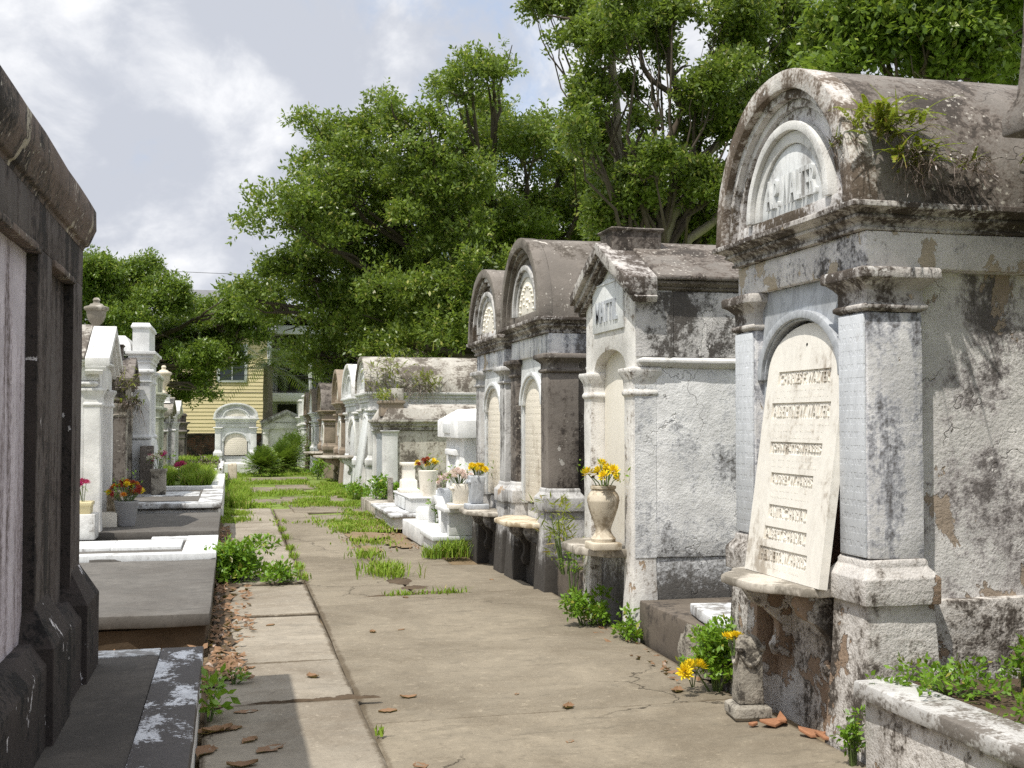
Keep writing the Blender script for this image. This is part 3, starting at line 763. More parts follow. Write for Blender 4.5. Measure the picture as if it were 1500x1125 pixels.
def fern(name, label, loc, seed, nf=16, L=.35, dead=40, hang=.35, group=None, rotz=0.0, spread=.16, outdir=(0, -1)):
    """resurrection fern growing on masonry, with a hanging beard of dead fronds"""
    g = np.random.default_rng(seed)
    t = thing(name, label, 'fern', loc, rotz, group)
    def frond(p, d, L, droop, wid, k=9):
        out = []
        for i in range(k):
            f = i / k
            c = p + d * L * f + np.array([0, 0, -1]) * droop * L * f * f
            dd = unit(d + np.array([0, 0, -2]) * droop * f)
            s = unit(np.cross(dd, [0, 0, 1.0]) + 1e-6)
            for sg in (-1, 1):
                e = c + (s * sg * wid * (1 - f * .7) + dd * wid * .5)
                m1 = c + dd * L / k * .5
                out.append([c, c * .5 + e * .5 + dd * .012, e, c * .5 + e * .5 - dd * .012])
            out.append([c - s * .003, c + s * .003, c + dd * L / k + s * .002, c + dd * L / k - s * .002])
        return out
    V = []
    for i in range(nf):
        p = np.array([g.normal() * spread, g.normal() * spread * .5, g.normal() * spread * .5])
        d = unit(np.array([g.normal() * .8, g.normal() * .4 + outdir[1] * .5, g.uniform(.15, 1.1)]))
        V += frond(p, d, L * g.uniform(.5, 1.0), g.uniform(.2, .7), L * .085)
    for i in range(nf // 2):
        p = np.array([g.normal() * spread, g.normal() * spread * .4, g.normal() * spread * .4])
        d = unit(np.array([g.normal() * .9, g.normal() * .4 + outdir[1] * .4, g.uniform(.1, 1.0)])); LL = L * g.uniform(.7, 1.5); dr = g.uniform(.1, .6); q0 = p
        for k in range(7):
            f = (k + 1) / 7
            q1 = p + d * LL * f + np.array([0, 0, -1]) * dr * LL * f * f
            s = unit(np.cross(q1 - q0, [0, 0, 1.0]) + 1e-6) * L * .03 * (1.15 - f)
            V.append([q0 - s * 1.05, q0 + s * 1.05, q1 + s * .95, q1 - s * .95]); q0 = q1
    quads_mesh('fronds', np.array(V), M['fern'], t)
    V = []
    for i in range(dead):
        p = np.array([g.normal() * spread, g.normal() * spread * .4 + outdir[1] * .02, g.normal() * spread * .5])
        d = unit(np.array([g.normal() * .7, outdir[1] * .45 + g.normal() * .3, g.uniform(-.9, .5)]))
        for _ in range(3):
            d2 = unit(d + g.normal(size=3) * .35); LL = hang * g.uniform(.3, 1.05); dr = g.uniform(.3, 1.3); q0 = p; w = g.uniform(.0022, .0045) * (hang / .15) ** .6
            for i in range(6):
                f = (i + 1) / 6
                q1 = p + d2 * LL * f + np.array([0, 0, -1]) * dr * LL * f * f + g.normal(size=3) * LL * .03
                s = unit(np.cross(q1 - q0, g.normal(size=3))) * w * (1.1 - f)
                V.append([q0 - s, q0 + s, q1 + s * .8, q1 - s * .8]); q0 = q1
    if dead: quads_mesh('dead_fronds', np.array(V), M['deadfern'], t)
    return t

def blossom_mesh(name, mat, r, petals=34, centre=None, g=None):
    V = []
    for i in range(petals):
        ring = i / petals
        el = R(8 + 75 * ring); az = i * 2.39996
        d = np.array([math.cos(az) * math.cos(el), math.sin(az) * math.cos(el), math.sin(el)])
        s = np.array([-math.sin(az), math.cos(az), 0]); w = r * .26
        p0 = d * r * .1; p1 = d * r * .62; p2 = d * r * (1.0 - .25 * ring) + np.array([0, 0, r * .10])
        V.append([p0, p1 + s * w * .6, p2, p1 - s * w * .6])
    V = np.array(V); V[:, :, 2] += .0
    n = V.shape[0]
    me = bpy.data.meshes.new(name)
    me.from_pydata(V.reshape(-1, 3).tolist(), [], [tuple(range(4 * i, 4 * i + 4)) for i in range(n)])
    me.materials.append(M[mat])
    return me
BLOOM = {}
def bouquet(name, label, loc, spec, seed, spread=.1, h=.16, group=None, leaves=60, flat=.5):
    """spec: [(material key, radius, count)]; blossoms are parts, greens and stems too"""
    r = random.Random(seed); g = np.random.default_rng(seed)
    t = thing(name, label, 'flowers', loc, 0, group)
    mb = MB()
    for mat, rad, cnt in spec:
        key = (mat, rad)
        if key not in BLOOM: BLOOM[key] = blossom_mesh('blossom', mat, rad)
        for i in range(cnt):
            a = r.uniform(0, 2 * PI); q = math.sqrt(r.random()) * spread
            p = Vector((q * math.cos(a), q * math.sin(a), h * (1 - flat * (q / spread) ** 2) * r.uniform(.85, 1.1)))
            o = link('blossom', BLOOM[key], None, t)
            o.location = p
            o.rotation_euler = (r.gauss(0, .35) - p.y / spread * .7, r.gauss(0, .35) + p.x / spread * .7, r.uniform(0, 6))
            mb.tube([(p.x * .15, p.y * .15, -.06), (p.x * .6, p.y * .6, p.z * .45), tuple(p)], .0035, 5)
    mb.build('stems', M['stem'], t)
    if leaves:
        V = foliage([(0, 0, h * .35, spread * .8)], leaves, .05, g, 5, .7, .4)
        quads_mesh('leaves', V, M['weed'], t)
    return t
# ------------------------------------------------------------------ world and sun
SUN = Vector((-.400, -.330, 1.0)).normalized()
w = bpy.data.worlds.new('World'); scene.world = w; w.use_nodes = True
t = NT(w.node_tree)
el = math.asin(SUN.z); az = math.atan2(SUN.x, SUN.y)
sky = t.n('ShaderNodeTexSky', dict(sky_type='NISHITA', sun_disc=False, sun_elevation=el, sun_rotation=az))
D3 = t.n('ShaderNodeTexCoord').outputs['Generated']
warp = t.n('ShaderNodeTexNoise', None, Vector=D3, Scale=2.5, Detail=3.0).outputs[1]
Dw = t.n('ShaderNodeVectorMath', dict(operation='ADD'), _0=D3, _1=t.n('ShaderNodeVectorMath', dict(operation='SCALE'), _0=warp, Scale=.16).outputs[0]).outputs[0]
c1 = t.noise(t.scale(Dw, (1.0, 1.0, 1.5), (.35, .1, .2)), 4.2, 10, .60)
c2 = t.noise(t.scale(Dw, (1, 1, 1.4), (4, 2, 7)), 8.0, 9, .58)
c3 = t.noise(t.scale(D3, (1, 1, 1.6), (9, 5, 1)), 2.2, 4, .5)
cover = t.step(t.math('ADD', t.math('MULTIPLY', c1, .75), t.math('MULTIPLY', c3, .30)), .38, .52)
lit = t.step(t.math('ADD', t.math('MULTIPLY', c2, .6), t.math('MULTIPLY', c1, .45)), .45, .66)
cloud = t.mix(lit, (5.6, 5.9, 6.6), (10.0, 10.05, 10.2))
blue = t.mix(.8, sky.outputs[0], (4.7, 6.2, 8.8))
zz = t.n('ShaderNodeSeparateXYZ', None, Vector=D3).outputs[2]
cloud = t.mix(1.0, cloud, t.mix(t.step(zz, .34, .75), (1, 1, 1), (1.75, 1.75, 1.7)), 'MULTIPLY')  # added fill light: clouds overhead, above the camera's view, are made brighter
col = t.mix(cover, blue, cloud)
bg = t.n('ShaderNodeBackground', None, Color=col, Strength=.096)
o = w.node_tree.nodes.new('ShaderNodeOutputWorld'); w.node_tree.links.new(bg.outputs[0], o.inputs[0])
sd = bpy.data.lights.new('sun', 'SUN'); sd.energy = 4.2; sd.angle = R(.55); sd.color = (1.0, .955, .87)
sun = bpy.data.objects.new('sun', sd); COL.objects.link(sun)
sun.rotation_euler = SUN.to_track_quat('Z', 'Y').to_euler()
sun.location = (0, 0, 30)
scene.view_settings.view_transform = 'Standard'; scene.view_settings.look = 'None'
scene.view_settings.exposure = 0.20; scene.view_settings.gamma = 1.0
scene.cycles.use_denoising = False
scene.cycles.max_bounces = 6; scene.cycles.transparent_max_bounces = 4
scene.render.film_transparent = False

# ------------------------------------------------------------------ ground and lane
def sheet(name, mat, x0, x1, y0, y1, z, nx=1, ny=1, amp=0.0):
    mb = MB()
    for i in range(nx + 1):
        for j in range(ny + 1):
            x = x0 + (x1 - x0) * i / nx; y = y0 + (y1 - y0) * j / ny
            mb.v.append((x, y, z + amp * mnoise.noise(Vector((x * .9, y * .9, 3.3)))))
    for i in range(nx):
        for j in range(ny):
            a = i * (ny + 1) + j; mb.f.append((a, a + ny + 1, a + ny + 2, a + 1))
    return mb.build(name, mat, smooth=60)
struct(sheet('ground', M['lawn'], -400, 400, -40, 900, -.14))
struct(sheet('soil_bed', M['earth'], -3.2, 3.2, -2, 19.5, -.055, 26, 70, .03))

def slab_piece(mb, x0, x1, y0, y1, z, r, drop=.10, n=7):
    """one cast slab with uneven edges, slightly tilted"""
    g = .010
    x0 += g * r.uniform(.3, 1.2); x1 -= g * r.uniform(.3, 1.2); y0 += g * r.uniform(.3, 1.2); y1 -= g * r.uniform(.3, 1.2)
    tx = r.uniform(-.006, .006); ty = r.uniform(-.009, .009)
    pts = []
    for k in range(n): pts.append((x0 + (x1 - x0) * k / n, y0))
    for k in range(n): pts.append((x1, y0 + (y1 - y0) * k / n))
    for k in range(n): pts.append((x1 - (x1 - x0) * k / n, y1))
    for k in range(n): pts.append((x0, y1 - (y1 - y0) * k / n))
    top = []
    for (x, y) in pts:
        nz = mnoise.noise_vector(Vector((x * 4.0, y * 4.0, 1.7)))
        x += nz.x * .012; y += nz.y * .012
        top.append((x, y, z + tx * (x - (x0 + x1) / 2) * 2 + ty * (y - (y0 + y1) / 2) * 1.2))
    m = len(pts)
    def inset(p, d):
        return (min(max(p[0], x0 + d), x1 - d), min(max(p[1], y0 + d), y1 - d), p[2])
    inner = [inset(p, .075) for p in top]
    rim = [inset(p, .012) for p in top]
    low = [(cx, cy, cz - .008) for cx, cy, cz in top]
    bot = [(cx, cy, cz - drop) for cx, cy, cz in top]
    fs = [tuple(range(m))]
    if mb.a is None: mb.a = []
    mb.a += [0.0] * m + [1.0] * (3 * m)
    for a, b in ((0, m), (m, 2 * m), (2 * m, 3 * m)):
        fs += [(a + i, b + i, b + (i + 1) % m, a + (i + 1) % m) for i in range(m)]
    mb.add(inner + rim + low + bot, fs)

r = random.Random(21)
mb = MB()
yl = [-1.2, 1.6, 4.2, 6.34, 7.46, 9.25, 11.0, 12.2, 14.4, 17.7, 20.6]
for a, b in zip(yl, yl[1:]): slab_piece(mb, -.13 if a < 17 else -.02, .675, a, b, .0 + r.uniform(-.012, .004), r)
struct(mb.build('path', M['path_left'], smooth=20))
mb = MB()
yr = [-1.2, 2.4, 5.9, 9.95, 12.15]
for a, b in zip(yr, yr[1:]):
    if a < 5: slab_piece(mb, .675, 2.72, a, b, r.uniform(-.008, .002), r)
    else:
        if a < 9: slab_piece(mb, .675, 2.72, a, b, r.uniform(-.008, .002), r); continue
        slab_piece(mb, .675, 1.56, a, b, r.uniform(-.012, .0), r)
        slab_piece(mb, 1.56, 2.72, a, b, r.uniform(-.006, .006), r)
slab_piece(mb, .675, 1.5, 12.15, 17.7, -.006, r)
slab_piece(mb, 1.53, 2.3, 12.15, 14.6, -.015, r)
slab_piece(mb, .69, 1.9, 17.72, 19.0, -.006, r)
slab_piece(mb, .69, 1.25, 19.02, 20.6, -.012, r)
for (x, y, sx, sy) in ((1.75, 20.6, .75, .9), (1.55, 23.0, .6, .8), (.75, 22.6, .5, .7), (1.0, 26.4, .6, 1.2), (1.7, 27.6, .7, .8), (.6, 31.0, .7, 1.3), (1.5, 31.5, .5, .8)):
    slab_piece(mb, x - sx, x + sx, y - sy, y + sy, -.01 + r.uniform(-.01, .012), r)
struct(mb.build('paving', M['path'], smooth=20))

def patch(name, label, cat, pts, mat, z=.004, h=.012, seed=1):
    """a low uneven spill of dirt; pts are (x, y, radius)"""
    mb = MB(); rr = random.Random(seed)
    for (x, y, rx, ry) in pts:
        n = 18; ring = []
        for i in range(n):
            a = 2 * PI * i / n; k = rr.uniform(.72, 1.2)
            ring.append((x + rx * k * math.cos(a), y + ry * k * math.sin(a), z))
        mid = [((p[0] + x) / 2, (p[1] + y) / 2, z + h * rr.uniform(.6, 1.1)) for p in ring]
        fs = [(i, (i + 1) % n, n + (i + 1) % n, n + i) for i in range(n)] + [tuple(range(n, 2 * n))]
        mb.add(ring + mid, fs)
    return stuff(mb.build(name, mat, smooth=60), label, cat)
patch('dirt', 'dark damp dirt washed along the cross joint of the lane', 'dirt', [(.62, 6.40, .07, .05), (.50, 6.365, .10, .022), (.36, 6.36, .13, .016), (.20, 6.35, .12, .012), (.72, 6.36, .09, .022)], M['soil'], seed=3)
patch('dirt', 'brown dirt heaped in the sunken joints mid lane below the grass tufts', 'dirt', [(1.55, 10.9, .11, .25), (1.60, 10.45, .14, .12), (1.72, 10.1, .16, .06), (1.9, 10.0, .12, .04), (1.35, 10.0, .25, .025)], M['soil'], seed=5)
patch('dirt', 'bare brown earth along the foot of the white forecourts', 'dirt', [(1.75, 15.4, .30, .6), (2.0, 14.3, .15, .5), (1.85, 16.5, .4, .5), (1.6, 13.7, .12, .4)], M['earth'], seed=8)
patch('dirt', 'brown soil gathered beside the left hand slabs under dead leaves', 'dirt', [(-.08, 7.3, .10, .5), (-.05, 8.2, .09, .5), (-.05, 9.2, .08, .5), (-.05, 10.2, .08, .5), (-.03, 10.9, .1, .3), (-.06, 14, .05, 1.0), (-.05, 16, .05, .9)], M['soil'], seed=9)

# ------------------------------------------------------------------ the right hand row
mW = dict(wall=M['walter_wall'], plinth=M['walter_plinth'], pilaster=M['walter_front'], frieze=M['walter_frieze'], cornice=M['walter_cornice'], vault=M['vault'], capital=M['walter_cornice'], base=M['walter_plinth'],
          arch=M['arch_plaster'], rim=M['rim_plaster'], lun_frame=M['whitewash2'], lunette=M['marble_white'], front=M['marble_grey'], niche=M['red_niche'])
T1 = barrel_tomb('vaulted_tomb', 'tall peeling tomb nearest on the lane, its cream inscribed tablet fallen forward', 'tomb', (2.78, 5.40, 0), 0, .70, 2.5, .68, 2.0, 2.2, 2.37, 2.49, 3.27, mW,
                 group='tombs along the lane', shelf=(.72, .44, .33, M['marble_old']), tablet='open', wear=.005, bev=.012, strip=M['marble_strip'], hwf=.91, name_text='A.P. WALTER.')
mb = MB()
for s in (-1, 1): mb.box(.075, .245, *sorted((s * .407, s * .402)), .69, 1.80)
mb.build('open_vault', M['red_niche'], T1)

# leaning inscribed tablet
HT, WT = 1.29, .40
tb = thing('leaning_tablet', 'cream marble tablet of raised names leaning out of the open vault onto the shelf', 'tablet', (2.655, 5.335, .722), 0)
rows = [(.975, 1.050, .275, 'CHARLES F. WALTER'), (.80, .885, .31, 'ALBERTINE W. WALTER'), (.617, .682, .275, 'JOHN PATTON HARRIS'), (.460, .522, .225, 'AUDREY W. HARRIS'),
        (.288, .358, .205, 'ANITA C. HARVAL'), (.178, .246, .225, 'ALBERT S. HARVAL'), (.066, .140, .255, 'HENRIETTA W. HARRIS')]
lean = Matrix.Rotation(R(8.0), 4, 'Y')
mb = MB()
zs = 1.06; n = 20
arc = [(WT * math.cos(PI * i / n), zs + (HT - zs) * math.sin(PI * i / n)) for i in range(n + 1)]
mb.prism([(-WT, 0), (WT, 0)] + arc, 'x', .012, .045)
z = 0.0
for (a, b, w_, _) in rows[::-1]:
    mb.prism([(-WT, z), (WT, z), (WT, a), (-WT, a)], 'x', 0, .012)
    mb.prism([(-WT, a), (-w_, a), (-w_, b), (-WT, b)], 'x', 0, .012)
    mb.prism([(w_, a), (WT, a), (WT, b), (w_, b)], 'x', 0, .012)
    z = b
mb.prism([(-WT, z), (WT, z)] + arc, 'x', 0, .012)
mb.xf(lean).build('slab', M['marble_tablet'], tb)
rr = random.Random(4)
for (a, b, w_, s) in rows:
    q = text_mb(s, (b - a) * .70, w_ * 1.86, .011).xf(Matrix.Translation((.0025, 0, a + (b - a) * .15)))
    q.xf(lean).build('inscription', M['marble_tablet'], tb)
# worn small lines between the names: shallow cut strokes
for k, (a, b, w_, s) in enumerate(rows):
    mb = MB()
    lo = rows[k + 1][1] if k + 1 < len(rows) else 0.02
    zz = a - .028
    while zz > lo + .016:
        half = w_ * rr.uniform(.75, 1.1); y = half
        while y > -half:
            ln = rr.uniform(.004, .011)
            if rr.random() < .72: mb.box(-.0012, .002, y - ln, y, zz - rr.uniform(.0, .004), zz + rr.uniform(.006, .012))
            y -= ln + rr.uniform(.004, .012)
        zz -= .034
    if mb.v: mb.xf(lean).build('small_lettering', M['marble_tablet'], tb)
mb = MB().tube([(-.002, 0, 1.18), (.004, 0, 1.18)], .008, 8)
mb.xf(lean).build('peg_hole', M['iron'], tb)

# grave plot in the right foreground
gp = thing('grave_plot', 'low plot with thick stained marble coping on a brick wall, weeds inside', 'grave plot', (2.62, 3.0, 0))
MB().box(.0, .23, -1.8, 1.58, .315, .385).build('coping', M['coping_marble'], gp, .012, .006)
MB().box(.26, .60, .62, .78, .33, .375).build('coping', M['coping_marble'], gp, .01, .005)
MB().box(.04, .20, -1.8, 1.55, -.1, .313).build('wall', M['walter_plinth'], gp, .01, .012, cut=.1)
sh = sheet('soil', M['soil'], .20, 2.6, -1.8, 1.66, .33, 20, 24, .05); sh.parent = gp
# parapet block of the tomb standing behind that plot
pt = thing('cement_tomb', 'dark grey cement tomb at the frame edge behind the weedy plot, only its eave showing', 'tomb', (3.45, 2.2, 0), 0, 'tombs along the lane')
MB().rings([(.04, 0), (.04, .5), (0, .52), (0, 2.6)], 0, 2.4, -.75, 1.42).build('wall', M['dark_plaster'], pt, .01, .004)
MB().rings([(.0, 2.60), (.30, 2.63), (.44, 2.645), (.44, 2.72), (.40, 2.80), (.385, 3.0), (.36, 3.6)], 0, 2.4, -.75, 1.42).build('eave', M['vault'], pt, .01, .004)

# gabled tomb
mG = dict(wall=M['gable_wall'], plinth=M['gable_wall'], front=M['gable_front'], attic=M['gable_attic'], string=M['whitewash2'], cornice=M['vault2'], roof=M['vault'], rake=M['walter_cornice'],
          tablet=M['marble_cream'], plaque=M['marble_white'])
gable_tomb('gabled_tomb', 'white plastered tomb with dark gabled roof, ridge block and a cream arched tablet', 'tomb', (2.72, 8.26, 0), 0, .58, 2.5, .55, 1.88, 2.42, 2.86, mG,
           'tombs along the lane', block=(.0, .38, .15, 2.94), shelf=(.60, .44, .30, M['marble_old']), text='MATTIL', wear=.005)
# low stones between the tombs
def low_block(name, label, x0, x1, y0, y1, z1, mat, cat='step', bev=.012):
    o = thing(name, label, cat, ((x0 + x1) / 2, (y0 + y1) / 2, 0))
    MB().box(-(x1 - x0) / 2, (x1 - x0) / 2, -(y1 - y0) / 2, (y1 - y0) / 2, -.05, z1).build('block', mat, o, bev, .004)
    return o
low_block('stone_step', 'black stained cement step filling the gap before the tall peeling tomb', 2.74, 4.4, 6.18, 7.62, .27, M['step_dark'])
low_block('stone_step', 'black stained cement step between the gabled tomb and the brown pilastered one', 2.74, 4.4, 8.90, 9.70, .30, M['step_dark'])
lg = thing('marble_ledge', 'broken white marble ledge on rubble beside the leaning tablet tomb', 'ledge', (2.95, 6.55, .28))
MB().prism([(-.22, -.36), (.3, -.36), (.3, .36), (-.10, .42), (-.16, .1)], 'z', .0, .065).build('slab', M['marble_slab'], lg, .008, .006)
mb = MB(); rr = random.Random(8)
for i in range(9):
    x = rr.uniform(-.24, .15); y = rr.uniform(-.35, .3)
    mb.lathe([(.05, -.28), (.075, -.2), (.07, -.12), (.05, -.02)], (x, y, 0), 7)
mb.build('rubble', M['stone_grey'], lg, 0, .03, cut=.08)

# two brown vaults
mB = dict(wall=M['dark_plaster'], plinth=M['grey_pilaster'], pilaster=M['dark_plaster'], frieze=M['walter_front'], cornice=M['walter_cornice'], vault=M['vault2'],
          arch=M['vault2'], lun_frame=M['grey_pilaster'], lunette=M['marble_cream'], front=M['marble_white'], tablet=M['marble_cream_lines'])
barrel_tomb('vaulted_tomb', 'brown vaulted tomb with near pilaster dark as cocoa and a yellowed marble shelf', 'tomb', (2.68, 10.47, 0), 0, .70, 2.4, .72, 1.93, 2.10, 2.28, 2.42, 3.20, mB,
            'tombs along the lane', pw=.24, over=.11, shelf=(.60, .50, .28, M['marble_ledge']), lunette='carved')
mB2 = dict(mB); mB2['pilaster'] = M['grey_pilaster']; mB2['wall'] = M['grey_pilaster']; mB2['arch'] = M['arch_plaster']; mB2['frieze'] = M['walter_front']
barrel_tomb('vaulted_tomb', 'smaller brown vaulted tomb beyond, streaked pilasters and a black lichened shelf', 'tomb', (2.68, 12.12, 0), 0, .72, 2.4, .70, 1.88, 2.06, 2.24, 2.38, 3.12, mB2,
            'tombs along the lane', pw=.24, over=.10, shelf=(.57, .50, .30, M['marble_old']), lunette='carved')

# white step tomb and its forecourt
wt = thing('whitewashed_tomb', 'small bright whitewashed tomb with hipped cap and a narrow tablet', 'tomb', (2.75, 14.5, 0), 0, 'tombs along the lane')
MB().rings([(.03, 0), (.03, .25), (0, .27), (0, 1.30)], 0, 2.2, -.60, .60).build('wall', M['bright_whitewash'], wt, .008, .002)
MB().rings([(.0, 1.30), (.10, 1.302), (.10, 1.52), (-.12, 1.66)], 0, 2.2, -.60, .60).build('cap', M['bright_whitewash'], wt, .008, .002)
MB().rings([(0, 1.08), (.02, 1.085), (.02, 1.15), (0, 1.155)], -.05, .0, -.30, .30).build('lintel', M['bright_whitewash'], wt, .004)
MB().box(-.018, .0, -.22, .22, .42, 1.07).build('tablet', M['marble_white'], wt, .003)
MB().box(-.035, -.0, -.30, -.225, .35, 1.078).build('jamb', M['bright_whitewash'], wt, .003)
MB().box(-.035, -.0, .225, .30, .35, 1.078).build('jamb', M['bright_whitewash'], wt, .003)
MB().box(-.118, -.10, -.2, .2, 1.36, 1.48).build('name_panel', M['marble_white'], wt, .002)
fc = thing('white_forecourt', 'whitewashed step and open pedestal in front of the hipped white tomb', 'steps', (2.5, 13.4, 0))
MB().box(-.25, .20, -.35, .48, 0, .15).build('step', M['whitewash'], fc, .01, .002)
MB().box(-.29, .20, -.40, .50, .152, .205).build('tread', M['marble_white'], fc, .008, .002)
MB().box(-.10, .20, -.40, -.28, .207, .47).build('pier', M['whitewash'], fc, .006, .002)
MB().box(-.10, .20, .02, .14, .207, .47).build('pier', M['whitewash'], fc, .006, .002)
MB().box(.08, .19, -.278, .018, .207, .468).build('back_panel', M['marble_white'], fc)
MB().box(-.16, .22, -.46, .20, .472, .52).build('table', M['whitewash'], fc, .008, .002)
lw = thing('white_coping', 'low bright white coping with a curved arm beside the pedestal', 'coping', (2.45, 14.75, 0))
MB().box(-.22, .30, -.80, .75, 0, .205).build('wall', M['whitewash'], lw, .012, .003)
MB().arch_ring(-.30, .207, .46, .37, .02, .12, 16, .80).build('curved_arm', M['whitewash'], lw, .006)
MB().rings([(.0, .207), (.0, .33), (-.03, .37)], -.05, .13, .42, .70).build('end_block', M['whitewash'], lw, .006)
wb = thing('box_grave', 'white box grave with marble front panel on a slab ledge', 'grave', (2.45, 17.2, 0))
MB().box(-.24, .40, -1.05, 1.25, 0, .165).build('base', M['whitewash2'], wb, .01, .005)
MB().box(-.30, .42, -1.10, 1.28, .167, .21).build('ledge', M['marble_slab'], wb, .01, .004)
MB().rings([(0, .212), (0, .40), (.02, .405), (.02, .43)], .02, 1.6, -.85, .85).build('box', M['whitewash'], wb, .01, .003)
MB().box(-.006, .018, -.32, .32, .23, .395).build('panel', M['marble_white'], wb, .004)
low_block('slab_ledge', 'low dark edged ledge beyond the white box grave', 2.18, 2.9, 18.55, 20.2, .20, M['marble_old'], 'ledge')

# weathered flat tomb with a planter on its roof, fern vault behind
mC = M['cream_plaster']
ft = thing('flat_roofed_tomb', 'stained cream tomb with low roof, rust streak and a stone planter above', 'tomb', (2.62, 21.45, 0), 0, 'tombs along the lane')
MB().rings([(.04, 0), (.03, .30), (0, .32), (0, 1.35)], .06, 2.6, -.78, .78).build('wall', mC, ft, .01, .006)
for s in (-1, 1):
    MB().rings([(.03, 0), (.03, .35), (0, .38), (0, 1.30), (.03, 1.33), (.03, 1.35)], 0, .26, *sorted((s * .62, s * .82))).build('pilaster', M['whitewash2'], ft, .008, .004)
MB().rings(cornice_prof(1.352, 1.54, .10), .02, 2.6, -.80, .80).build('cornice', M['roof_lichen'], ft, .004, .004)
MB().rings([(.06, 1.542), (-.05, 1.74), (-.3, 1.82)], .04, 2.6, -.78, .78).build('roof', M['roof_lichen'], ft, .01, .006)
MB().box(.05, .09, -.58, .58, .35, 1.28).build('tablet', M['marble_grey'], ft)
pl = thing('stone_planter', 'square stone planter box overgrown with herbs on the flat roofed tomb', 'planter', (2.80, 20.95, 1.60))
MB().rings([(0, 0), (.0, .22), (.03, .23), (.03, .28)], -.2, .2, -.22, .22).build('box', M['brown_plaster'], pl, .008, .004)
MB().box(-.02, .2, -.2, .2, .282, .50).build('back_block', M['roof_lichen'], pl, .01, .006)

mF = dict(wall=M['roof_lichen'], plinth=M['whitewash2'], pilaster=M['whitewash2'], frieze=M['whitewash2'], cornice=M['whitewash2'], vault=M['roof_lichen'], arch=M['whitewash2'],
          lun_frame=M['whitewash2'], lunette=M['marble_white'], front=M['whitewash2'], tablet=M['marble_white'], niche=M['dark_opening'])
barrel_tomb('vaulted_tomb', 'wide lichen spotted vault sprouting ferns above the cream flat roofed tomb', 'tomb', (2.68, 24.3, 0), 0, .98, 3.4, .62, 1.62, 1.76, 1.90, 2.10, 2.86, mF,
            'tombs along the lane', pw=.3, over=.10, tablet='open')
lt = thing('leaning_slab', 'long pale marble slab tilted against the open front of the fern vault', 'tablet', (2.45, 24.2, .0))
MB().box(0, .05, -.48, .48, .0, 1.72).xf(Matrix.Rotation(R(9), 4, 'Y')).build('slab', M['marble_white'], lt, .008)

mWhite = dict(wall=M['whitewash2'], plinth=M['whitewash'], cornice=M['whitewash'], vault=M['whitewash2'], lunette=M['marble_white'], tablet=M['marble_white'])
mBrown = dict(wall=M['brown_plaster'], cornice=M['brown_plaster'], vault=M['brown_plaster'], lunette=M['marble_cream'], front=M['whitewash2'], tablet=M['marble_cream'])
barrel_tomb('vaulted_tomb', 'tall clean white vault next beyond the fern covered one', 'tomb', (2.64, 26.75, 0), 0, 1.2, 3, .55, 1.55, 1.72, 1.86, 2.05, 2.82, mWhite, 'tombs along the lane', pw=.3, wear=.002, shelf=(.72, .6, .4, M['marble_old']))
barrel_tomb('vaulted_tomb', 'narrow brown vault squeezed between two paler tombs', 'tomb', (2.58, 29.1, 0), 0, .92, 3, .7, 1.52, 1.70, 1.82, 1.98, 2.80, mBrown, 'tombs along the lane', pw=.28, wear=.002, shelf=(.66, .8, .6, M['marble_old']))
mBr2 = dict(mBrown); mBr2['vault'] = M['dark_plaster']
barrel_tomb('vaulted_tomb', 'dark topped brown vault with a broad plain side wall far down the row', 'tomb', (2.46, 33.0, 0), 0, 1.05, 2.6, .72, 1.40, 1.58, 1.68, 1.82, 2.60, mBr2, 'tombs along the lane', pw=.3, wear=.002, shelf=(.66, .7, .5, M['marble_old']))
barrel_tomb('vaulted_tomb', 'pale vault with brown roof just past the dark topped one', 'tomb', (2.40, 35.7, 0), 0, .9, 2.6, .6, 1.36, 1.52, 1.62, 1.78, 2.50, dict(mWhite, vault=M['brown_plaster']), 'tombs along the lane', pw=.28, wear=.001)
barrel_tomb('vaulted_tomb', 'slim brown vault before the two white square topped tombs', 'tomb', (2.38, 37.9, 0), 0, .8, 2.6, .6, 1.36, 1.50, 1.6, 1.74, 2.44, mBrown, 'tombs along the lane', pw=.28, wear=.001)
attic_tomb('square_topped_tomb', 'white square topped tomb near the far end of the row', 'tomb', (2.34, 40.1, 0), 0, .95, 2.6, .7, 1.45, 1.75, 2.42, dict(wall=M['whitewash'], cornice=M['whitewash'], roof=M['whitewash']), 'tombs along the lane')
attic_tomb('square_topped_tomb', 'white square topped tomb farthest along the right row', 'tomb', (2.30, 42.5, 0), 0, .95, 2.6, .7, 1.40, 1.68, 2.30, dict(wall=M['whitewash2'], cornice=M['whitewash'], roof=M['whitewash']), 'tombs along the lane')
gable_tomb('gabled_tomb', 'grey gabled tomb facing the camera in front of the gallery house', 'tomb', (1.95, 43.0, 0), R(90), .85, 2.0, .4, 1.25, 1.42, 1.95, dict(wall=M['grey_pilaster'], front=M['whitewash2'], cornice=M['grey_pilaster'], roof=M['stone_grey']), 'tombs along the lane', arch=False)

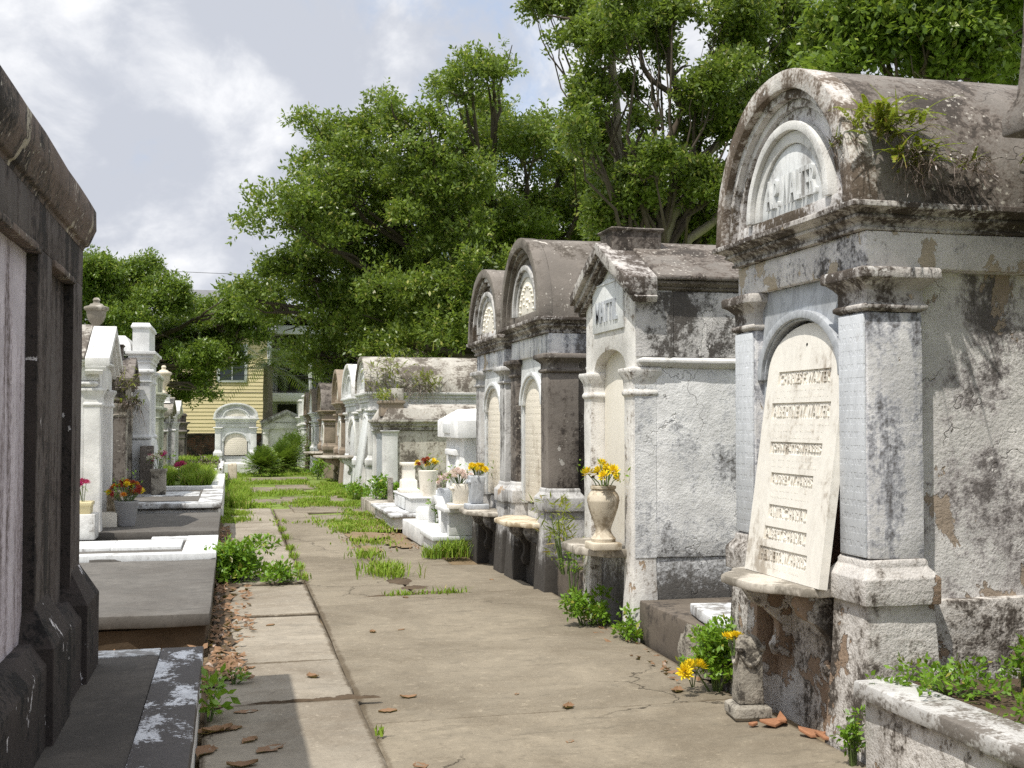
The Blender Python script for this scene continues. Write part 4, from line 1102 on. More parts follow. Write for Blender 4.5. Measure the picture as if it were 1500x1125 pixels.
# ------------------------------------------------------------------ the left hand row
L1 = thing('dark_mausoleum', 'huge black brown mausoleum with sunk panels close on the left', 'tomb', (-.735, 4.3, 0), 0, 'tombs along the lane')
y0 = 4.3; q = lambda a: a - y0
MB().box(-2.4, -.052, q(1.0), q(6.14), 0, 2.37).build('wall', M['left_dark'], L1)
pier = lambda a, b, n, m: MB().box(-.05, 0, q(a), q(b), .62, 2.18).build(n, m, L1, .004, .002, cut=.1)
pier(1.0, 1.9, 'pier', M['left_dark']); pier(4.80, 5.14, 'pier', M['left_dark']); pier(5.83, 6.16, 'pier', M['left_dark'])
MB().box(-.05, .0, q(1.0), q(6.16), 2.181, 2.36).build('lintel', M['left_dark'], L1, .004, .002)
MB().box(-.049, -.044, q(1.902), q(4.798), .64, 2.178).build('niche_panel', M['left_niche'], L1)
MB().box(-.049, -.044, q(5.142), q(5.828), .64, 2.178).build('sunk_panel', M['left_dark'], L1)
mb = MB()
for a, b in ((1.9, 4.8), (5.14, 5.83)): mb.box(-.043, .012, q(a + .01), q(b - .004), 2.150, 2.180)
mb.build('panel_hood', M['left_cornice'], L1, .006, .006, cut=.06)
for b in (4.80, 5.83): MB().box(-.043, -.001, q(b - .007), q(b - .002), .66, 2.145).build('panel_jamb', M['left_black'], L1, 0)
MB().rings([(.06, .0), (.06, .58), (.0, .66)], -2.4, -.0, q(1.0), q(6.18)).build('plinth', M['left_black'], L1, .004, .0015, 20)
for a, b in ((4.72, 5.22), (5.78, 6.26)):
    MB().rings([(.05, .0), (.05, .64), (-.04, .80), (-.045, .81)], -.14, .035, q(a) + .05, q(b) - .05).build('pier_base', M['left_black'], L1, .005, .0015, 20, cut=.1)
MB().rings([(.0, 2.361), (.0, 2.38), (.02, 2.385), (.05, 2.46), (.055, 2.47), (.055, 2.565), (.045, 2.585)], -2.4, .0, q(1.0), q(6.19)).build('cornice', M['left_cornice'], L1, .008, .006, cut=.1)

def slab(name, label, y0, y1, x0, x1, z, top, side, th=.10, foot=True, seed=1, group='slabs before the left tombs', cat='grave slab', ragged=0.0):
    o = thing(name, label, cat, ((x0 + x1) / 2, (y0 + y1) / 2, 0), 0, group)
    hx = (x1 - x0) / 2; hy = (y1 - y0) / 2
    MB().box(-hx, hx, -hy, hy, z - th, z).build('slab', top, o, .008, .004)
    if foot: MB().box(-hx + .02, hx - .035, -hy + .05, hy - .03, -.08, z - th - .002).build('footing', side, o, .01, .012 + ragged, cut=.09)
    return o
sa = slab('grave_slab', 'black stained slab edged in marble before the dark mausoleum', 1.2, 6.40, -.76, -.36, .274, M['slab_dark'], M['step_dark'])
cx, cy = -.56, 3.80
MB().box(-.36 + .002 - cx, -.14 - cx, 1.2 - cy, 6.58 - cy, .20, .280).build('border', M['marble_black'], sa, .006, .002)
MB().box(-1.2 - cx, -.362 - cx, 6.402 - cy, 6.58 - cy, .20, .280).build('border', M['marble_slab'], sa, .006, .002)
MB().box(-.20 - cx, -.15 - cx, 1.2 - cy, 6.55 - cy, -.05, .198).build('kerb', M['whitewash2'], sa, .006, .004)
sb = slab('grave_slab', 'plain cracked concrete slab with crumbling underside', 7.92, 11.0, -1.75, -.13, .245, M['slab_conc'], M['soil'], .085, ragged=.02)
sc = slab('grave_slab', 'grey slab framed by clean white marble strips and panels', 11.02, 12.75, -1.75, -.13, .272, M['slab_conc'], M['whitewash2'])
cx, cy = -.94, 11.885
for (a, b, c, d, z) in ((-1.75, -.13, 11.02, 11.20, .302), (-.44, -.13, 11.203, 12.75, .302), (-1.75, -1.12, 11.68, 12.40, .300), (-1.115, -.47, 11.68, 12.40, .301), (-.80, -.443, 12.55, 12.75, .299)):
    MB().box(a - cx, b - cx, c - cy, d - cy, .20, z).build('marble_strip', M['marble_white'], sc, .004, .001)
slab('grave_slab', 'broad bare concrete slab carrying the bucket of red flowers', 12.80, 15.35, -1.75, -.13, .345, M['slab_conc'], M['step_dark'], .09)
se = slab('grave_slab', 'raised white edged slab with a marble band, farthest of the bare slabs', 15.40, 18.65, -1.6, -.13, .445, M['slab_conc'], M['whitewash2'], .06)
cx, cy = -.865, 17.025
for (a, b, c, d) in ((-1.6, -.13, 15.38, 15.75), (-.42, -.12, 15.753, 18.65), (-1.4, -.45, 17.2, 18.2)):
    MB().box(a - cx, b - cx, c - cy, d - cy, .40, .452 if c > 17 else .462).build('marble_strip', M['marble_slab'], se, .006, .002)
gr = thing('grass_plot', 'whitewashed curb plot filled with long bright grass', 'grave plot', (-.8, 21.0, 0))
for (a, b, c, d) in ((-.72, .67, -2.25, -2.05), (.47, .68, -2.045, 2.2), (-.72, .465, 2.0, 2.2)):
    MB().box(a, b, c, d, -.05, .50).build('curb', M['whitewash2'], gr, .012, .006)
MB().box(-.7, .465, -2.045, 1.995, -.05, .44).build('soil', M['lawn'], gr)
bx = thing('box_grave', 'long low whitewashed grave with grass on top near the arched end tomb', 'grave', (-.9, 27.8, 0))
MB().box(-.9, .72, -2.4, 2.4, -.05, .52).build('wall', M['whitewash2'], bx, .02, .012)
MB().box(-.86, .60, -2.3, 2.3, .522, .56).build('turf', M['lawn'], bx, .01, .01)
po = thing('stone_post', 'short worn stone post standing beside the low white grave', 'post', (.02, 30.2, 0))
MB().rings([(0, 0), (0, .42), (-.02, .46)], -.11, .11, -.1, .1).build('shaft', M['stone_vase'], po, .02, .015, cut=.1)

mT = dict(wall=M['whitewash2'], front=M['whitewash2'], cornice=M['whitewash'], roof=M['roof_lichen'], attic=M['whitewash2'], rake=M['whitewash2'])
gable_tomb('temple_tomb', 'white temple tomb with dentils and speckled gable roof past the dark mausoleum', 'tomb', (-1.34, 13.55, 0), PI, .64, 2.3, .48, 1.86, 2.08, 2.58, mT, 'tombs along the lane', arch=False, dentil=True, over=.12)
gable_tomb('gabled_tomb', 'crumbling rough gabled tomb carrying the urn pedestal behind the temple', 'tomb', (-1.50, 14.95, 0), PI, .58, 2.3, .40, 1.90, 2.16, 2.58, dict(mT, wall=M['roof_lichen'], roof=M['roof_lichen']), 'tombs along the lane', arch=False)
gable_tomb('gabled_tomb', 'small blackened gabled tomb with ferns at its eave before the tall white pier', 'tomb', (-1.42, 17.42, 0), PI, .50, 2.2, .5, 1.76, 2.02, 2.44, dict(wall=M['dark_plaster'], front=M['stone_grey'], cornice=M['dark_plaster'], roof=M['vault']), 'tombs along the lane', arch=False, block=(.1, .45, .12, 2.6))
attic_tomb('square_topped_tomb', 'tall spotless white tomb with heavy cornice and raised square top', 'tomb', (-1.19, 18.75, 0), PI, .70, 2.8, 1.25, 2.28, 2.55, 2.98, dict(wall=M['whitewash'], cornice=M['whitewash'], roof=M['whitewash']), 'tombs along the lane')
attic_tomb('square_topped_tomb', 'greenish narrow tomb tucked behind the tall white pier', 'tomb', (-1.17, 20.6, 0), PI, .75, 2.4, .4, 1.75, 1.98, 2.30, dict(wall=M['green_plaster'], cornice=M['green_plaster'], roof=M['whitewash']), 'tombs along the lane')
gable_tomb('gabled_tomb', 'grey gabled tomb with a slim urn on its front beside the yellow house', 'tomb', (-1.18, 23.6, 0), PI, .8, 2.4, .35, 1.5, 1.65, 2.0, dict(wall=M['stone_grey'], front=M['grey_pilaster'], cornice=M['stone_grey'], roof=M['whitewash2']), 'tombs along the lane', arch=False)
gable_tomb('gabled_tomb', 'whitish gabled tomb one behind the slim urn', 'tomb', (-1.16, 26.2, 0), PI, .8, 2.4, .35, 1.5, 1.65, 1.98, dict(wall=M['grey_pilaster'], front=M['whitewash2'], cornice=M['whitewash2'], roof=M['whitewash2']), 'tombs along the lane', arch=False)
attic_tomb('square_topped_tomb', 'dark brown square topped tomb farthest along the left row', 'tomb', (-1.14, 30.6, 0), PI, .9, 2.4, .4, 1.3, 1.5, 1.72, dict(wall=M['dark_plaster'], cornice=M['dark_plaster'], roof=M['dark_plaster']), 'tombs along the lane')
barrel_tomb('vaulted_tomb', 'pale tomb with curved top facing up the lane at its end', 'tomb', (.12, 36.6, 0), R(90), .62, 2.2, .45, 1.22, 1.34, 1.46, 1.62, 2.08,
            dict(wall=M['whitewash'], cornice=M['whitewash'], vault=M['whitewash'], lunette=M['marble_cream'], front=M['marble_white'], tablet=M['marble_cream_lines'], pilaster=M['whitewash']), 'tombs along the lane', pw=.17, over=.10, wear=.002, k=.62)
low_block('stone_step', 'low whitewashed step before the curved end tomb', -.62, .85, 35.0, 36.3, .28, M['whitewash2'])

# urns on the left row
URN = [(.10, 0), (.11, .03), (.10, .06), (.06, .08), (.04, .12), (.035, .16), (.06, .20), (.12, .27), (.155, .36), (.165, .46), (.20, .48), (.21, .51), (.20, .535), (.12, .56), (.10, .59), (.06, .60), (.05, .63), (.065, .66), (.04, .70), (.0, .71)]
un = thing('finial_urn', 'carved stained urn with lid on a square pedestal above the rough gable', 'urn', (-1.60, 14.75, 2.16))
MB().rings([(.03, 0), (.0, .04), (.0, .30), (.03, .33), (.03, .37)], -.13, .13, -.13, .13).build('pedestal', M['whitewash2'], un, .006, .003)
MB().lathe([(a * .70, b * .66 + .372) for a, b in URN], n=24).build('urn', M['marble_old'], un, smooth=50)
un = thing('finial_urn', 'slim plain stone urn on the grey gabled tomb against yellow boards', 'urn', (-1.28, 23.2, 1.86))
MB().rings([(.02, 0), (.0, .03), (.0, .14), (.02, .16)], -.12, .12, -.12, .12).build('pedestal', M['whitewash2'], un, .006)
MB().lathe([(a * .75, b * .8 + .16) for a, b in URN], n=18).build('urn', M['stone_vase'], un, smooth=50)
# ------------------------------------------------------------------ vases and flowers
def urn_vase(name, label, loc, s=1.0, mat='stone_vase'):
    o = thing(name, label, 'vase', loc)
    MB().rings([(0, 0), (0, .045), (-.006, .052)], -.105 * s, .105 * s, -.105 * s, .105 * s).build('foot', M[mat], o, .006, .002)
    prof = [(.085, .054), (.088, .075), (.075, .09), (.060, .115), (.052, .135), (.060, .165), (.085, .23), (.105, .29), (.114, .335), (.1165, .345), (.114, .352), (.113, .37), (.100, .395), (.086, .41), (.082, .42), (.092, .428), (.092, .445), (.080, .448), (.078, .40)]
    MB().lathe([(a * s, .052 + (b - .052) * s) for a, b in prof], n=32).build('bowl', M[mat], o, smooth=40)
    return o
def square_vase(name, label, loc, w, h, mat, base=True):
    o = thing(name, label, 'vase', loc)
    z = 0
    if base:
        MB().rings([(.0, 0), (.0, .05), (-.01, .055)], -w * .78, w * .78, -w * .78, w * .78).build('foot', M[mat], o, .006, .003); z = .057
    MB().rings([(-.012, z), (0, z + h * .5), (.008, h - .02), (.0, h)], -w / 2, w / 2, -w / 2, w / 2).build('body', M[mat], o, .012, .003, cut=.08)
    mb = MB()
    for s in (-1, 1):
        mb.lathe([(.0, -.03), (.022, -.015), (.026, 0), (.018, .02), (0, .03)], (-w / 2 - .004, s * w * .36, h * .80), 9)
    mb.build('boss', M[mat], o)
    return o
urn_vase('urn_vase', 'cream baluster stone urn on the shelf of the gabled tomb', (2.56, 7.86, .602), 1.0)
bouquet('flower_bunch', 'yellow daisies with faded stems drooping from the cream baluster urn', (2.56, 7.86, 1.045), [('yellow_petal', .058, 7)], 3, .14, .14, leaves=30)
bouquet('withered_flowers', 'withered brown seed heads in the cream baluster urn', (2.57, 7.82, 1.045), [('flower_centre', .018, 10)], 9, .10, .12, leaves=0)
square_vase('square_vase', 'grey veined marble vase with yellow flowers on the black lichened shelf', (2.55, 12.2, .572), .15, .36, 'marble_grey')
bouquet('flower_bunch', 'tight bunch of yellow flowers in the grey veined marble vase', (2.55, 12.2, .93), [('yellow_petal', .05, 14)], 5, .10, .11, leaves=20)
square_vase('square_vase', 'cream marble vase holding pale pink blooms on the white pedestal', (2.52, 12.95, .522), .17, .28, 'marble_cream')
bouquet('flower_bunch', 'pale pink artificial blooms in the cream vase on the pedestal', (2.51, 12.98, .80), [('pink_petal', .055, 20), ('white_petal', .045, 6)], 6, .15, .14, leaves=40)
square_vase('square_vase', 'plain bluish grey marble vase behind the cream one', (2.60, 14.45, .207), .13, .46, 'marble_grey', False)
bouquet('flower_bunch', 'small pink bloom cluster in the bluish grey vase', (2.60, 14.45, .68), [('pink_petal', .06, 6)], 16, .1, .14, leaves=14)
rv = thing('round_vase', 'round white stone vase with red and yellow flowers behind the box grave front', 'vase', (2.74, 16.5, .36))
MB().lathe([(.16, 0), (.16, .05), (.11, .07), (.12, .20), (.135, .36), (.145, .44), (.12, .45), (.11, .40)], n=22).build('body', M['marble_cream'], rv, smooth=40)
bouquet('flower_bunch', 'mixed yellow and dusky red flowers in the round white vase', (2.74, 16.5, .80), [('yellow_petal', .06, 10), ('red_petal', .06, 6), ('white_petal', .04, 4)], 8, .18, .15, leaves=40)
bp = thing('stone_baluster', 'stubby white stone baluster standing on the box grave', 'stone', (2.62, 17.6, .432))
MB().rings([(.05, 0), (.05, .05), (.02, .06), (.02, .18), (-.01, .20), (-.01, .40), (.02, .41), (.02, .45)], -.10, .10, -.10, .10).build('shaft', M['marble_cream'], bp, .008, .004)
sm = thing('square_pillar', 'thin grey pillar between the leafy plant and the box grave', 'post', (2.50, 18.75, .202))
MB().box(-.04, .04, -.05, .05, 0, .40).build('shaft', M['stone_grey'], sm, .006, .003)

# carved stone pillar vase at the foot of the nearest tomb
cv = thing('carved_pillar_vase', 'mossy grey carved stone pillar vase with swag, on the lane by the tomb foot', 'vase', (2.56, 5.50, 0), R(-8))
MB().rings([(.0, .0), (.012, .02), (.012, .065), (-.01, .078)], -.085, .085, -.085, .085).build('foot', M['stone_grey'], cv, .006, .002, 25, cut=.06)
MB().rings([(-.002, .079), (-.006, .18), (-.010, .38), (-.02, .40), (-.03, .415)], -.068, .068, -.068, .068).build('body', M['stone_grey'], cv, .008, .0022, 25, cut=.05)
mb = MB()
for sx, sy in ((-1, 0), (0, -1)):
    pts = []
    for k in range(9):
        u = -1 + k / 4
        zz = .345 - .07 * (1 - u * u)
        pts.append((-.066, u * .06, zz) if sx else (u * .06, -.066, zz))
    mb.tube(pts, [.005, .007, .009, .011, .012, .011, .009, .007, .005], 7)
    for u in (-1, 1):
        c = (-.066, u * .056, .36) if sx else (u * .056, -.066, .36)
        mb.lathe([(0, -.02), (.016, -.01), (.018, .005), (0, .02)], c, 8)
mb.build('swag', M['stone_grey'], cv)
bouquet('flower_bunch', 'yellow artificial mums tied at the top of the mossy carved pillar vase', (2.49, 5.52, .37), [('yellow_petal', .034, 5)], 12, .045, .05, leaves=0)
0 and bouquet('withered_flowers', 'withered brown stems lying across the top of the carved pillar vase', (2.56, 5.50, .425), [('flower_centre', .016, 6)], 13, .12, .03, leaves=0)
g = np.random.default_rng(5)
pf = bouquet('flower_bunch', 'limp yellow ribbon flowers lying in the weeds on the lane', (2.50, 6.08, .09), [('yellow_petal', .06, 3)], 22, .09, .06, leaves=0)

# left hand pots
bk = thing('flower_bucket', 'grey bucket pot on the bare concrete slab', 'pot', (-1.13, 13.55, .347))
MB().lathe([(.085, 0), (.095, .02), (.125, .25), (.132, .26), (.132, .28), (.118, .28), (.105, .1)], n=24).build('bucket', M['pot_grey'], bk, smooth=40)
bouquet('flower_bunch', 'bushy dark red, yellow and orange flowers in the grey bucket', (-1.13, 13.55, .62), [('red_petal', .055, 14), ('yellow_petal', .05, 8), ('orange_petal', .05, 9)], 31, .21, .22, leaves=60, flat=.75)
low_block('stone_block', 'small broken white stone beside the grey bucket', -1.42, -1.22, 13.45, 13.62, .50, M['marble_cream'], 'stone')
low_block('stone_block', 'rough tan stone stub behind the grey bucket', -1.36, -1.22, 13.75, 13.9, .72, M['stone_vase'], 'stone')
cp = thing('flower_pot', 'square cream pot at the edge of the dark mausoleum', 'pot', (-1.52, 12.62, .305))
MB().rings([(-.02, 0), (0, .34), (.012, .345), (.012, .38)], -.13, .13, -.13, .13).build('pot', M['cream_pot'], cp, .006)
MB().rings([(.05, 0), (.05, .26)], -.13, .13, -.13, .13).build('plinth', M['whitewash2'], cp, .01).location = (0, 0, -.001)
bouquet('flower_bunch', 'single magenta flower stem in the square cream pot', (-1.47, 12.60, .72), [('magenta_petal', .06, 4)], 33, .07, .16, leaves=20)
sp = thing('stone_pot', 'grey stone pot of white blooms in front of the grass plot', 'pot', (-1.02, 17.5, .455))
MB().rings([(0, 0), (.0, .32), (.015, .33), (.015, .37)], -.10, .10, -.10, .10).build('pot', M['stone_grey'], sp, .01, .005)
bouquet('flower_bunch', 'white blooms with a tall magenta head in the grey stone pot', (-1.02, 17.5, .84), [('white_petal', .065, 7), ('magenta_petal', .09, 2)], 35, .15, .20, leaves=50)
bouquet('flower_bunch', 'lone magenta flower standing in the grass plot', (-.80, 19.2, .60), [('magenta_petal', .10, 2)], 36, .05, .33, leaves=12)
low_block('stone_block', 'dark upright stone behind the stone pot', -1.30, -1.12, 17.7, 18.0, 1.15, M['dark_plaster'], 'stone')

# terracotta shards and dry leaves
def shard(label, x, y, s, rz, seed):
    rr = random.Random(seed); n = 7
    o = thing('terracotta_shard', label, 'shard', (x, y, .006), rz, 'broken terracotta by the carved vase')
    poly = [(s * rr.uniform(.6, 1.1) * math.cos(2 * PI * i / n), s * rr.uniform(.35, .6) * math.sin(2 * PI * i / n)) for i in range(n)]
    q = MB().prism(poly, 'z', 0, .014)
    q.v = [(a, b, c + a * a * 1.6 / max(s, .01) * .25) for a, b, c in q.v]
    q.build('shard', M['terracotta'], o, .002)
shard('large curved terracotta shard lying against the tomb foot', 2.60, 5.30, .085, .3, 1)
shard('terracotta shard propped just behind the large curved one', 2.66, 5.33, .07, 1.2, 2)
shard('small rounded terracotta chip nearest the carved vase', 2.50, 5.32, .035, .1, 3)
shard('long flat terracotta shard at the corner of the peeling tomb', 2.70, 5.07, .08, -.5, 4)
shard('narrow terracotta shard lapping the long flat one', 2.74, 5.00, .07, -.9, 5)

def leaf_mesh(seed, L=.10):
    rr = random.Random(seed); vs = []; fs = []
    n = 7; curl = rr.uniform(-.1, .55); fold = rr.uniform(.1, .7)
    for i in range(n + 1):
        f = i / n; wdt = L * .30 * math.sin(PI * min(1, f * .95 + .03)) ** .8 * (1 + .25 * math.sin(f * 17 + seed))
        for j in (-2, -1, 0, 1, 2):
            u = j / 2
            vs.append((L * (f - .5), wdt * u, L * (curl * (f - .5) ** 2 * .9 + fold * abs(u) ** 1.5 * .16 + rr.uniform(-.012, .012)) + .003))
    for i in range(n):
        for j in range(4): fs.append((5 * i + j, 5 * i + j + 1, 5 * i + j + 6, 5 * i + j + 5))
    k = len(vs); vs += [(-L * .5, -.002, L * curl * .22 + .003), (-L * .5, .002, L * curl * .22 + .003), (-L * .72, .001, L * curl * .30 + .006)]; fs.append((k, k + 1, k + 2))
    lo = min(v[2] for v in vs); vs = [(a, b, c - lo) for a, b, c in vs]
    me = bpy.data.meshes.new('dry_leaf'); me.from_pydata(vs, [], fs); me.materials.append(M['dryleaf'])
    me.polygons.foreach_set('use_smooth', [True] * len(fs))
    return me
LM = [leaf_mesh(i, .105) for i in range(6)]
rr = random.Random(77)
bpy.context.view_layer.update(); DG = bpy.context.evaluated_depsgraph_get()
def ground_z(x, y):
    hit, loc, *_ = scene.ray_cast(DG, Vector((x, y, .09)), Vector((0, 0, -1)), distance=.5)
    return loc.z if hit else 0.0
for px, py, s, lab in ((458, 992, 1.25, 'big curled brown leaf on the pale slab above the shadow line'), (598, 1015, 1.1, 'flat tan leaf in mid lane beyond the shadow'), (568, 1034, .95, 'pinkish leaf lying on the joint of the two strips'),
                       (832, 1031, 1.0, 'reddish leaf alone on the right half of the lane'), (757, 1012, .5, 'tiny brown leaf scrap on the right half of the lane'), (546, 925, .9, 'pale brown leaf near the lane centre joint'),
                       (588, 922, .7, 'small upright brown leaf right of the pale one'), (396, 914, .9, 'brown leaf on the left strip before the litter heap'), (365, 931, .9, 'curled leaf on the left strip closest to the litter heap'),
                       (366, 978, .9, 'tan leaf on the left strip next to the small weed'), (616, 1118, 1.0, 'brown leaf at the bottom edge of the lane'), (395, 1098, 1.6, 'large dark curled leaf in the mausoleum shadow'),
                       (360, 1045, 1.2, 'dark brown leaf in the upper part of the mausoleum shadow'), (336, 1070, 1.2, 'greyish leaf in the middle of the mausoleum shadow'), (366, 1086, 1.0, 'pale leaf below the greyish one in the shadow'),
                       (310, 1040, 1.4, 'pinkish leaf by the slab edge in the shadow'), (300, 1075, 1.7, 'broad brown leaf heaped against the slab border'), (318, 1072, 1.5, 'curled brown leaf second from the slab border'),
                       (300, 1102, 1.6, 'long brown leaf against the slab border near the bottom'), (355, 1122, 1.3, 'pinkish leaf cut by the bottom edge of the picture'), (720, 848, .8, 'reddish leaf at the foot of the brown vaults'),
                       (835, 1084, .6, 'pale leaf scrap on the right half nearest the camera'), (992, 1010, 1.1, 'brown leaf at the weeds by the low black step'), (372, 831, 1.4, 'orange brown leaf standing by the leafy bush'), (594, 878, .8, 'small red brown leaf below the mid lane dirt')):
    p = at(px, py, 5); k = EYE / (EYE - p.z); p = Vector((p.x * k, p.y * k, 0)); p.z = ground_z(p.x, p.y) - .001
    o = link('dry_leaf', rr.choice(LM), None); tag(o, lab, 'dry leaf', 'dry leaves on the lane')
    o.location = p; s *= (1.0 if p.y < 6.3 else .82); o.scale = (s, s, s); o.rotation_euler = (rr.uniform(-.04, .04), rr.uniform(-.04, .04), rr.uniform(0, 6.3))
# heaps of leaf litter along the left slabs
def litter(label, spots, n, seed, zmax=.05, s=1.0):
    g = np.random.default_rng(seed); rr = random.Random(seed); V = []
    for _ in range(n):
        x0, x1, y0, y1 = rr.choice(spots)
        c = np.array([rr.uniform(x0, x1), rr.uniform(y0, y1), rr.uniform(.006, zmax)])
        L = s * rr.uniform(.05, .10); a = rr.uniform(0, 6.3)
        d = unit(np.array([math.cos(a), math.sin(a), rr.uniform(-.35, .35)])); sd = unit(np.cross(d, unit(np.array([rr.gauss(0, .4), rr.gauss(0, .4), 1]))))
        u = np.cross(sd, d) * -1
        w = L * .26
        m = c + u * L * rr.uniform(-.18, .05)
        V.append([c - d * L * .5, c + sd * w + u * .01, m + d * L * .1, c - sd * w + u * .01]); V.append([c + sd * w + u * .01, c + d * L * .55, c - sd * w + u * .01, m + d * L * .1])
    return stuff(quads_mesh('leaf_litter', np.array(V), M['dryleaf']), label, 'leaf litter')
litter('brown dead leaves drifted along the edge of the cracked slab', [(-.13, .0, 7.0, 11.0), (-.13, .07, 7.2, 9.0), (-.12, .16, 8.6, 10.9), (-.12, .12, 6.9, 7.6)], 330, 3, .05, .85)
litter('tan leaves caught in the gap between the two near slabs', [(-.9, -.1, 6.62, 7.2), (-1.2, -.1, 7.0, 7.85)], 220, 4, .06)
litter('dead leaves in the crack beside the far slabs', [(-.12, -.01, 11, 17)], 160, 5, .04)
litter('leaf crumbs at the foot of the right hand tombs', [(2.50, 2.70, 6.3, 9.0), (1.9, 2.2, 13.6, 15.5), (1.3, 1.9, 13.3, 16)], 130, 6, .02, .7)

# ------------------------------------------------------------------ weeds, ferns and grass
weed('leafy_weed', 'lush bright green weed bush beside the marble framed slab', (.02, 11.35, .0), 2600, .28, .36, .062, 'weed', 41, 'weed', stems=16)
weed('leafy_weed', 'flat green weeds spreading right of the lush bush', (.40, 11.15, .0), 420, .24, .09, .06, 'weed', 42, stems=9)
weed('leafy_weed', 'dark leafy weed at the foot of the gabled tomb shelf', (2.54, 8.2, .0), 1000, .14, .28, .042, 'weed', 43, stems=10)
weed('leafy_weed', 'thin climbing weed up the far side of the gabled tomb front', (2.60, 8.75, .05), 160, .07, .50, .036, 'weed', 44, stems=6)
weed('leafy_weed', 'small weed at the near corner of the gabled tomb', (2.64, 7.62, .0), 340, .09, .26, .042, 'weed', 45, stems=8)
weed('leafy_weed', 'tall bushy weed growing round the marble ledge rubble', (2.66, 6.12, .0), 1700, .17, .40, .042, 'weed', 46, stems=14)
weed('bamboo_weed', 'yellow green bamboo like weed beside the dark pilaster', (2.62, 9.0, .30), 300, .22, .60, .085, 'fern', 47, stems=10, wl=.16)
weed('leafy_weed', 'little weed sprouting on the pale slab joint', (.02, 6.9, .0), 60, .05, .07, .035, 'weed', 48, stems=5)
weed('leafy_weed', 'weed clinging to the slab edge in the shadow', (-.10, 6.05, .02), 90, .07, .22, .06, 'weed', 49, stems=4)
weed('creeping_weed', 'bright creeping weeds on the soil of the front grave plot', (2.98, 4.40, .36), 700, .22, .06, .034, 'weed', 50, stems=14)
weed('creeping_weed', 'green weeds trailing over the coping at the frame edge', (3.0, 3.80, .36), 300, .14, .06, .036, 'weed', 51, stems=8)
weed('creeping_weed', 'upright dark weed by the wall in the grave plot corner', (3.30, 4.36, .36), 240, .10, .20, .04, 'weed', 52, stems=6)
weed('creeping_weed', 'weeds hanging down the joint of coping and tomb corner', (2.645, 4.62, .0), 300, .045, .34, .028, 'weed', 53, stems=8)
weed('leafy_weed', 'green shrub between the box grave and the flat roofed tomb', (2.62, 19.5, .20), 900, .24, .34, .07, 'weed', 54, stems=12)
weed('leafy_weed', 'weeds under the tilted pale slab', (2.35, 22.3, .0), 700, .35, .30, .07, 'weed', 55, stems=10)
weed('leafy_weed', 'weeds among the white blooms by the flat roofed tomb', (2.45, 19.6, .2), 500, .25, .35, .06, 'weed', 56, stems=10)
weed('planter_herb', 'dry green herb tufting out of the stone planter', (2.75, 20.9, 1.86), 500, .24, .16, .05, 'fern', 57, cat='herb', stems=10)
weed('leafy_weed', 'green sprig beside the curved white arm', (2.55, 14.7, .21), 140, .10, .35, .06, 'weed', 58, stems=5)
weed('leafy_weed', 'weeds at the dark topped brown vault', (2.2, 31.2, .0), 500, .4, .45, .08, 'weed', 59, stems=10)
weed('dry_shrub', 'dead brown shrub slumped on the grass plot', (-.55, 23.2, .45), 500, .24, .36, .07, 'deadfern', 60, cat='shrub', stems=14)
GT = 'grass tufts in the lane joints'
tuft('grass_tuft', 'largest spiky grass tuft in mid lane', (1.50, 11.5, .0), 330, .22, .13, 61, GT, sy=1.9)
tuft('grass_tuft', 'grass tuft beyond the largest one in mid lane', (1.47, 13.0, .0), 150, .20, .10, 62, GT, sy=1.3)
tuft('grass_tuft', 'lush grass tuft against the smaller brown vault', (2.44, 12.85, .0), 240, .20, .19, 63, GT)
tuft('grass_tuft', 'grass tuft under the white step', (2.20, 12.75, .0), 170, .15, .14, 64, GT)
tuft('grass_tuft', 'small grass strip on the near sunken joint', (1.46, 9.95, .0), 70, .13, .06, 65, GT, sx=1.8, sy=.5)
tuft('grass_tuft', 'small grass strip right of the sunken joint', (1.85, 9.95, .0), 60, .12, .08, 66, GT, sx=1.5, sy=.6)
for i, (y, n, lab) in enumerate(((12.1, 60, 'first grass clump along the centre joint'), (13.1, 50, 'second grass clump along the centre joint'), (13.9, 60, 'third grass clump along the centre joint'), (11.3, 50, 'tiny grass clump at the start of the weedy centre joint'),
                             (15.2, 50, 'grass clump past the middle of the centre joint'), (16.3, 60, 'grass clump near the far cross joint'))):
    tuft('grass_tuft', lab, (.68, y, .0), n, .10, .07, 70 + i, GT, sx=.6, sy=1.6)
tuft('grass_tuft', 'thin grass at the foot of the front coping', (2.50, 3.55, .0), 120, .22, .20, 80, GT)
tuft('grass_tuft', 'tiny sprout on the joint near the bottom of the lane', (.70, 5.6, .0), 14, .03, .05, 81, GT)

def lawn(label, areas, n, seed, h=.14, mat='grass', z=.0, thr=-.05, spill=.22):
    """areas: (x0, x1, y0, y1, weight)"""
    g = np.random.default_rng(seed); wts = np.array([a[4] for a in areas], float); wts /= wts.sum()
    out = []
    for a, k in zip(areas, (wts * n).astype(int)):
        p = np.stack([g.uniform(a[0], a[1], k * 2) + g.normal(size=k * 2) * spill * .5, g.uniform(a[2], a[3], k * 2) + g.normal(size=k * 2) * spill, np.full(k * 2, z)], 1)
        keep = np.array([mnoise.noise(Vector((q[0] * 1.7, q[1] * 1.2, 5))) + .35 * mnoise.noise(Vector((q[0] * 6, q[1] * 5, 1))) for q in p]) > -.12
        out.append(p[keep][:k])
    p = np.concatenate(out)
    hv = np.array([.55 + .8 * max(0.0, .5 + mnoise.noise(Vector((q[0] * 2.3, q[1] * 1.9, 9)))) for q in p])
    B = blades(p, h, g, .8, .009)
    sc = np.concatenate([hv, hv])[:, None]
    B[:, :, 2] = z + (B[:, :, 2] - z) * sc
    return stuff(quads_mesh('grass', B, M[mat]), label, 'grass')
